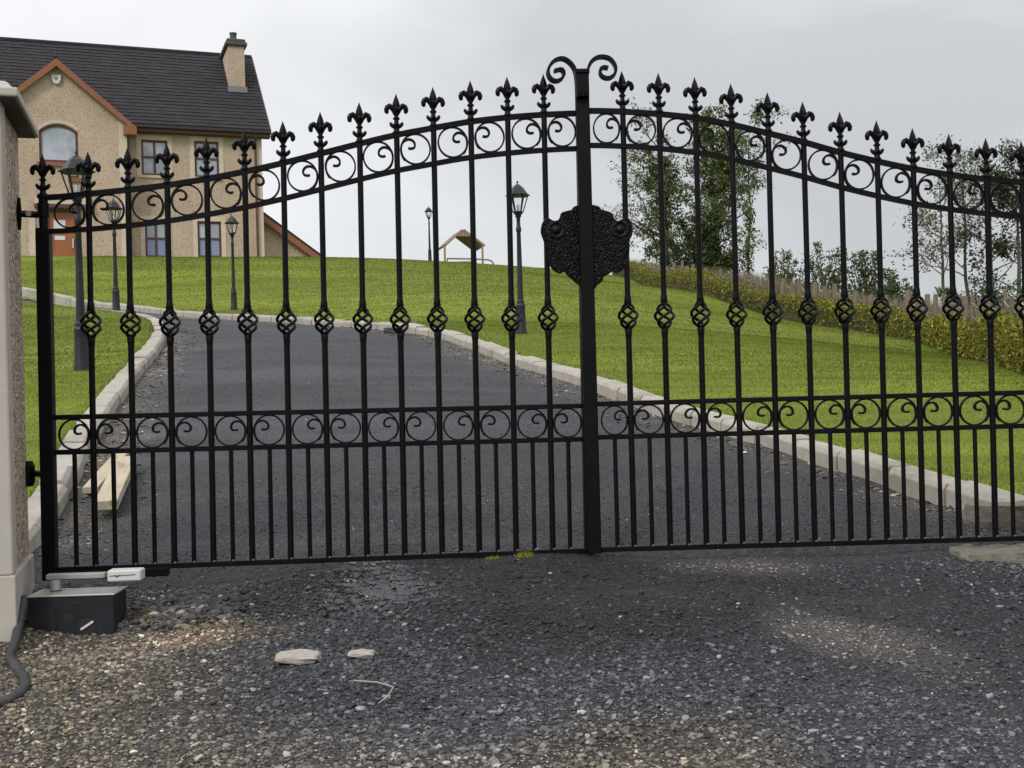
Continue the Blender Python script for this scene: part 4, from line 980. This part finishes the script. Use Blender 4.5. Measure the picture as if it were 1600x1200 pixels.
r0 = sp(700, 404, 39.6); rl = thing('tube_rail', 'grey bent tube rail beside the wooden play shelter', 'rail', (r0.x, r0.y, r0.z))
MB().tube([sp(698,404,39.6)-r0, sp(740,404.5,39.6)-r0, sp(763,406,39.6)-r0, sp(768,408,39.6)-r0, sp(771,412,39.6)-r0, sp(771.5,430,39.6)-r0], .028, 8).build('rail_tube', MT['railmetal'], rl, smooth=True)
MB().tube([sp(744,404.5,39.6)-r0, sp(744,432,39.6)-r0], .022, 6).build('rail_leg', MT['railmetal'], rl)
MB().tube([sp(699,404,39.6)-r0, sp(697,432,39.6)-r0], .022, 6).build('rail_leg', MT['railmetal'], rl)

# ------------------------------------------------------------------ foliage helpers
def leaf_quads(c, size, droop=0):
    n = len(c); a = rng.normal(size=(n, 3)); a /= np.linalg.norm(a, axis=1)[:, None]
    b = rng.normal(size=(n, 3)); b -= a*(a*b).sum(1)[:, None]; b /= np.linalg.norm(b, axis=1)[:, None]
    s = size*rng.uniform(.6, 1.35, n)[:, None]
    v = np.stack([c-a*s, c+b*s*.5, c+a*s, c-b*s*.5], 1).reshape(-1, 3)
    return v, np.arange(4*n).reshape(n, 4)
def leaf_cols(n, c1, c2, spread=.3, extra=None):
    t = np.clip(rng.random(n)+rng.normal(0, .15, n), 0, 1)[:, None]; c = np.array(c1)*(1-t)+np.array(c2)*t
    c *= np.exp(rng.normal(0, spread, (n, 1)))
    if extra is not None: k = rng.random(n) < extra[1]; c[k] = extra[0]
    return np.clip(c, .004, .5)
def foliage(name, pts, size, c1, c2, parent=None, spread=.3, extra=None):
    v, f = leaf_quads(pts, size); return np_mesh(name, v, f, MT['leaf'], col=np.repeat(leaf_cols(len(pts), c1, c2, spread, extra), 4, 0), parent=parent)

# ------------------------------------------------------------------ hedge
hline = [at(1660,612,9.4), at(1590,594,10.5), at(1500,566,14.5), at(1390,527,20.5), at(1200,496,25.5), at(1100,464,28.5), at(1000,445,37), at(955,434,41)]
hl = resample([np.array([p.x, p.y]) for p in hline], .25)
hdg = thing('hedge', 'low clipped yellow-green hedge running up beside the fence', 'hedge', (hl[0][0], hl[0][1], h1(*hl[0])))
hb0 = np.array(hdg.location)
tt = np.gradient(hl, axis=0); tt /= np.linalg.norm(tt, axis=1)[:, None]; hn = np.stack([tt[:, 1], -tt[:, 0]], 1)
hn *= np.sign(hn[:, :1]); 
seg = np.linalg.norm(np.diff(hl, axis=0), axis=1)
nl = 90000; dist_w = 1/np.clip(hl[:-1, 1], 8, 99)**1.0; k = rng.choice(len(hl)-1, nl, p=dist_w/dist_w.sum()); fr_ = rng.random(nl)
cx = hl[k]+(hl[k+1]-hl[k])*fr_[:, None]
hgt_ = .55+.07*noise2(cx[:, 0], cx[:, 1], 1.6, 31)+.03*noise2(cx[:, 0], cx[:, 1], 6, 32)
# points near the skin of the hedge
ang = rng.uniform(0, PI, nl); dpt = 1-.35*rng.random(nl)**1.5
ho = .26*np.sign(np.cos(ang))*np.abs(np.cos(ang))**.6*dpt + .24; hz_ = (hgt_*np.abs(np.sin(ang))**.55*dpt)
hx = cx+hn[k]*ho[:, None]
zz = H(hx[:, 0], hx[:, 1])+.06+hz_
pts = np.stack([hx[:, 0], hx[:, 1], zz], 1)+rng.normal(0, .012, (nl, 3))-hb0
v, f = leaf_quads(pts, .02*np.clip(hx[:, 1]/11, .9, 2.2)[:, None].mean() )
foliage('leaves', pts, .024, (.075,.095,.012), (.235,.215,.028), hdg, .48, (np.array([.20,.12,.035]), .07))
core = MB(); vs = []
for i in range(len(hl)):
    z0 = h1(*hl[i]); 
    for (o, w) in ((.04,-.1),(.05,.36),(.42,.38),(.46,-.1)): vs.append((hl[i][0]+hn[i][0]*o-hb0[0], hl[i][1]+hn[i][1]*o-hb0[1], z0+w+.06-hb0[2]))
core.add(vs, [(i*4+k, i*4+k+1, i*4+4+k+1, i*4+4+k) for i in range(len(hl)-1) for k in range(3)])
MT['twigs'] = material('hedge_twigs', (.045,.04,.018), .95)
core.build('branches', MT['twigs'], hdg)

# ------------------------------------------------------------------ post fence behind the hedge
posts = [(1003,410),(1019,409),(1036,409),(1053,408),(1066,407),(1083,411),(1103,415),(1126,420),(1142,424),(1164,430),(1183,427),(1204,432),(1224,435),(1248,437),(1274,443),(1304,445),(1320,450),(1337,454),(1360,456),(1385,458),(1419,452),(1449,456),(1462,460),(1474,457),(1501,456),(1519,458),(1545,460),(1570,453),(1592,456)]
posts = sorted(posts + [((a[0]+b[0])/2+random.uniform(-3, 3), max(a[1], b[1])+random.uniform(2, 9)) for a, b in zip(posts, posts[1:]) if b[0]-a[0] > 15])
hp_px = np.array([1000,1100,1200,1390,1500,1590,1660.]); hp_y = np.array([38.5,29.7,26.6,21.6,15.7,12.0,10.6])
f0 = at(posts[-1][0], 500, 12.0)
fence = thing('post_fence', 'weathered timber post fence behind the low hedge', 'fence', (f0.x, f0.y, h1(f0.x, f0.y)))
fb = Vector(fence.location); tops = []
for i, (px, py) in enumerate(posts):
    Y = float(np.interp(px, hp_px, hp_y)) + random.uniform(0, .4)
    py += random.uniform(-2, 6); p = at(px, py, Y); wdt = (4.6 if px < 1200 else 7.0)/F*Y*.5*random.uniform(.8, 1.15)
    if px == 1419: wdt *= 1.35
    tops.append(p); z0 = h1(p.x, p.y)-.2
    o = MB().lathe([(wdt*1.02, z0-p.z), (wdt, -.012), (wdt*.8, 0)], 9).build('post', MT['post'], fence, (p.x-fb.x, p.y-fb.y, p.z-fb.z), smooth=True)
    o.rotation_euler = (random.uniform(-.03,.03), random.uniform(-.04,.04), random.uniform(0, 3))
for dz in (.12, .3):
    MB().tube([(p.x-fb.x, p.y-fb.y+.05, p.z-fb.z-dz) for p in tops], .004, 4).build('wire', MT['galv'], fence)
# dry reeds and weeds behind the fence
fl = np.array([[np.interp(t, hp_px, hp_y), 0] for t in np.linspace(1000, 1660, 60)])
def strip(n, off0, off1, hgt):
    px = rng.uniform(990, 1680, n); Y = np.interp(px, hp_px, hp_y)+rng.uniform(off0, off1, n); x = (px-800)/F*Y
    return x, Y, H(x, Y), hgt*rng.uniform(.5, 1.1, n)
x, y, z, hh = strip(26000, .5, 3.0, .8)
a = rng.uniform(0, 2*PI, len(x)); ww = .006*np.clip(y/14, .8, 2); ln_ = rng.normal(0, .16, (len(x), 2))
v = np.stack([np.stack([x-ww*np.cos(a), y-ww*np.sin(a), z], 1), np.stack([x+ww*np.cos(a), y+ww*np.sin(a), z], 1), np.stack([x+hh*ln_[:, 0], y+hh*ln_[:, 1], z+hh], 1)], 1).reshape(-1, 3)
c = np.array([.25,.205,.135])*np.exp(rng.normal(0, .25, (len(x), 1))); gk = rng.random(len(x)) < .3; c[gk] = np.array([.07,.1,.025])
tag(np_mesh('dry_grass', v, np.arange(len(v)).reshape(-1, 3), MT['blade'], col=np.repeat(c, 3, 0)), 'tall dry grass and weeds behind the post fence', 'grass', kind='stuff')

# ------------------------------------------------------------------ trees
def grow(m, p, d, length, r, depth, tips, rnd, up=.12, spread=.6, kids=(2,3)):
    n = 4; pts = [p]; rad = [r]; q = p.copy(); dd = d.copy()
    for i in range(n):
        dd = (dd + Vector((rnd.gauss(0,.13), rnd.gauss(0,.13), rnd.gauss(0,.08)+up*.25))).normalized(); q = q + dd*(length/n); pts.append(q.copy()); rad.append(r*(1-.5*(i+1)/n))
        if depth <= 1: tips.append((q.copy(), depth))
    m.tube(pts, rad, 6 if depth > 1 else 4)
    if depth == 0: return
    for k in range(rnd.randint(*kids)+1):
        i = rnd.randint(1, n); bp = pts[i]
        ax = Vector((rnd.gauss(0,1), rnd.gauss(0,1), rnd.gauss(0,.5))).normalized()
        nd = (dd + ax*spread*1.3).normalized()
        grow(m, bp, nd, length*rnd.uniform(.5,.75), rad[i]*.55, depth-1, tips, rnd, up, spread, kids)
def tree(px, Y, top_py, label, lean=0, ivy=0, nleaf=5000, lsize=.055, seed=1, trunk_r=.12, limbs=9, spread=.9, limb_len=.34, c1=(.045,.065,.018), c2=(.13,.16,.055), start=.3, sparse=.25, base_py=None, group=None, ivy_top=.8, ivy_r=.38, depth=2, name='tree', bias=0):
    rnd = random.Random(seed); p0 = at(px, 440, Y); z0 = h1(p0.x, p0.y)+.05; hgt = at(px, top_py, Y).z-z0
    t = thing(name, label, 'tree', (p0.x, p0.y, z0), group=group)
    m = MB(); pts = []; rad = []
    for i in range(9):
        u = i/8; pts.append(Vector((lean*hgt*u+rnd.gauss(0,.03)*hgt*.15*(i > 0), rnd.gauss(0,.02), hgt*.93*u))); rad.append(trunk_r*(1-.88*u)*(1+.4*(i == 0)))
    pts[0].z = -.4; m.tube(pts, rad, 9); tips = []
    for k in range(limbs):
        u = start+(1-start)*(k+rnd.random())/limbs; f = min(u*8, 7.999); i = int(f); bp = pts[i].lerp(pts[i+1], f-i)
        an = rnd.uniform(0, 2*PI); d = Vector((math.cos(an)+bias, math.sin(an)*.8, .55*spread+.35*u)).normalized()
        grow(m, bp, d, hgt*limb_len*(1.15-.6*u)*rnd.uniform(.7,1.2), trunk_r*.34*(1.1-.6*u), depth, tips, rnd)
    m.build('trunk', MT['bark'], t, smooth=True)
    P_ = []
    if tips:
        T = np.array([tuple(q) for q, _ in tips]); kk = rng.integers(0, len(T), nleaf); keep = rng.random(len(T)) > sparse; kk = kk[keep[kk]]
        P_.append(T[kk]+rng.normal(0, .11, (len(kk), 3)))
    if ivy:
        u = rng.random(ivy)*ivy_top; f = u*8; i = np.minimum(f.astype(int), 7); pp = np.array([tuple(q) for q in pts]); c = pp[i]+(pp[i+1]-pp[i])*(f-i)[:, None]
        an = rng.uniform(0, 2*PI, ivy); rr = ivy_r*(.75+.5*np.sin(u*19+2.6*np.sin(an*1+seed))+.4*np.sin(u*43+an*2+seed))*(1.3-.9*u/ivy_top)*np.sqrt(rng.uniform(.12, 1.25, ivy)); rr = np.abs(rr)+.06
        c[:, 0] += rr*np.cos(an); c[:, 1] += rr*np.sin(an); P_.append(c+rng.normal(0, .05, (ivy, 3)))
    foliage('crown', np.vstack(P_), lsize, c1, c2, t, .4)
    return t
tree(1043, 44, 205, 'ivy-clad tree with bare twiggy limbs reaching left towards the cast plate', lean=-.02, ivy=9500, nleaf=5200, lsize=.06, seed=3, trunk_r=.14, limbs=13, limb_len=.30, start=.22, sparse=.45, ivy_top=.9, ivy_r=1.0, group='ivy trees on the hill', bias=-.9)
tree(1122, 43, 178, 'taller ivy-clad tree standing right of the twiggy ivy tree', lean=-.02, ivy=12000, nleaf=8000, lsize=.06, seed=8, trunk_r=.15, limbs=12, limb_len=.24, start=.35, sparse=.3, ivy_top=.97, ivy_r=1.05, group='ivy trees on the hill', bias=.35)
tree(1168, 44, 172, 'slim leaning tree with a sparse crown, rightmost of the hill group', lean=.03, ivy=900, nleaf=2300, lsize=.06, seed=15, trunk_r=.06, limbs=10, limb_len=.2, start=.4, sparse=.3, ivy_top=.5, ivy_r=.2)
def bush(px, Y, top_py, wpx, label, n=4000, seed=1, c1=(.025,.04,.012), c2=(.075,.10,.04), size=.05, spiky=False, group=None):
    r = random.Random(seed); p0 = at(px, 450, Y); z0 = h1(p0.x, p0.y); hgt = at(px, top_py, Y).z-z0; w = wpx/F*Y/2
    t = thing('shrub', label, 'shrub', (p0.x, p0.y, z0), group=group)
    m = MB(); P_ = []
    ns = 22
    for k in range(ns):
        a = r.uniform(0, 2*PI); ex = w*r.uniform(.15, 1)*math.cos(a); ey = w*.7*r.uniform(.1, 1)*math.sin(a); hh = hgt*r.uniform(.38, 1.08)*(1-.4*(abs(ex)/w)**2)
        q = [Vector((ex*.15, ey*.15, -.1)), Vector((ex*.5, ey*.5, hh*.45)), Vector((ex*.85, ey*.85, hh*.8)), Vector((ex, ey, hh))]
        m.tube(q, [.02, .015, .01, .004], 5)
        nk = n//ns; u = rng.random(nk)**.75; qa = np.array([tuple(v) for v in q]); f = u*3; i = np.minimum(f.astype(int), 2); c = qa[i]+(qa[i+1]-qa[i])*(f-i)[:, None]
        sp_ = (1.02-u)[:, None]**1.3*w*.26+.045; c = c+rng.normal(0, 1, (nk, 3))*sp_*np.array([1, 1, .55]); P_.append(c)
    m.build('stems', MT['bark'], t); pp = np.vstack(P_); pp = pp[pp[:, 2] > .0]
    foliage('crown', pp, size, c1, c2, t, .35)
bush(1098, 42.5, 335, 120, 'dense dark shrub mass at the foot of the ivy trees', 9000, 5, (.02,.032,.009), (.055,.075,.024), .06)
bush(1228, 31, 388, 80, 'small pale feathery shrub, leftmost behind the post fence', 1900, 7, (.05,.07,.025), (.12,.145,.06), .045, group='shrubs behind the fence')
bush(1292, 30, 382, 105, 'bluish-green bushy shrub, second behind the post fence', 2700, 8, (.04,.06,.022), (.10,.125,.05), .045, group='shrubs behind the fence')
bush(1358, 29, 394, 110, 'spreading green shrub, third behind the post fence', 2600, 9, (.038,.055,.02), (.09,.115,.045), .045, group='shrubs behind the fence')
bush(1408, 28, 418, 100, 'low dark green shrub left of the slender right-hand trees', 2000, 10, (.038,.055,.02), (.09,.115,.045), .045, group='shrubs behind the fence')
tree(1474, 33, 250, 'slender sparse tree, leftmost of the right-hand group', lean=-.01, nleaf=1900, lsize=.05, seed=21, trunk_r=.055, limbs=12, limb_len=.25, start=.2, sparse=.25, group='slender trees at right', c1=(.05,.06,.03), c2=(.13,.145,.075))
tree(1508, 33.5, 235, 'slender sparse tree, second of the right-hand group', lean=.01, nleaf=2000, lsize=.05, seed=22, trunk_r=.06, limbs=12, limb_len=.24, start=.2, sparse=.25, group='slender trees at right', c1=(.05,.06,.03), c2=(.13,.145,.075))
tree(1550, 33, 232, 'slender sparse tree, third of the right-hand group', lean=.0, nleaf=2200, lsize=.05, seed=23, trunk_r=.06, limbs=13, limb_len=.25, start=.2, sparse=.25, group='slender trees at right', c1=(.05,.06,.03), c2=(.13,.145,.075))
tree(1592, 32, 240, 'denser dark tree at the right edge of the right-hand group', lean=.0, nleaf=6000, lsize=.055, seed=24, trunk_r=.07, limbs=14, limb_len=.26, start=.15, sparse=.1, group='slender trees at right', c1=(.015,.022,.009), c2=(.05,.06,.025))
bush(1530, 31, 415, 150, 'low tangled undergrowth below the slender right-hand trees', 3200, 11, (.03,.05,.02), (.08,.11,.05), .045)

# ------------------------------------------------------------------ small yellow-green weeds in front of the gate, moss by the planks
def weed(px, py, n, r, hgt, label, c=(.22,.22,.02)):
    p = ground_at(px, py); k = n; a = rng.uniform(0, 2*PI, k); rr = r*np.sqrt(rng.random(k))
    x, y = p.x+rr*np.cos(a), p.y+rr*np.sin(a)*.5; z = drive_z(x, y); hh = hgt*rng.uniform(.4, 1.2, k); b = rng.uniform(0, 2*PI, k); ww = .002
    v = np.stack([np.stack([x-ww, y, z], 1), np.stack([x+ww, y, z], 1), np.stack([x+hh*.7*np.cos(b), y+hh*.7*np.sin(b), z+hh], 1)], 1).reshape(-1, 3)
    col = np.array(c)*np.exp(rng.normal(0, .25, (k, 1)))
    o = np_mesh('weed', v, np.arange(3*k).reshape(-1, 3), MT['blade'], col=np.repeat(col, 3, 0)); tag(o, label, 'weed', 'weeds in the gravel')
weed(820, 880, 90, .035, .022, 'tiny yellow-green weed under the gate, left of the central post')
weed(770, 880, 40, .03, .012, 'flatter yellow-green weed left of the larger one under the gate')
weed(225, 960, 60, .05, .02, 'green weed tuft on the stones right of the motor box', (.12,.13,.02))
weed(295, 982, 60, .05, .016, 'mossy weed tuft at the tip of the stone heap', (.15,.14,.02))
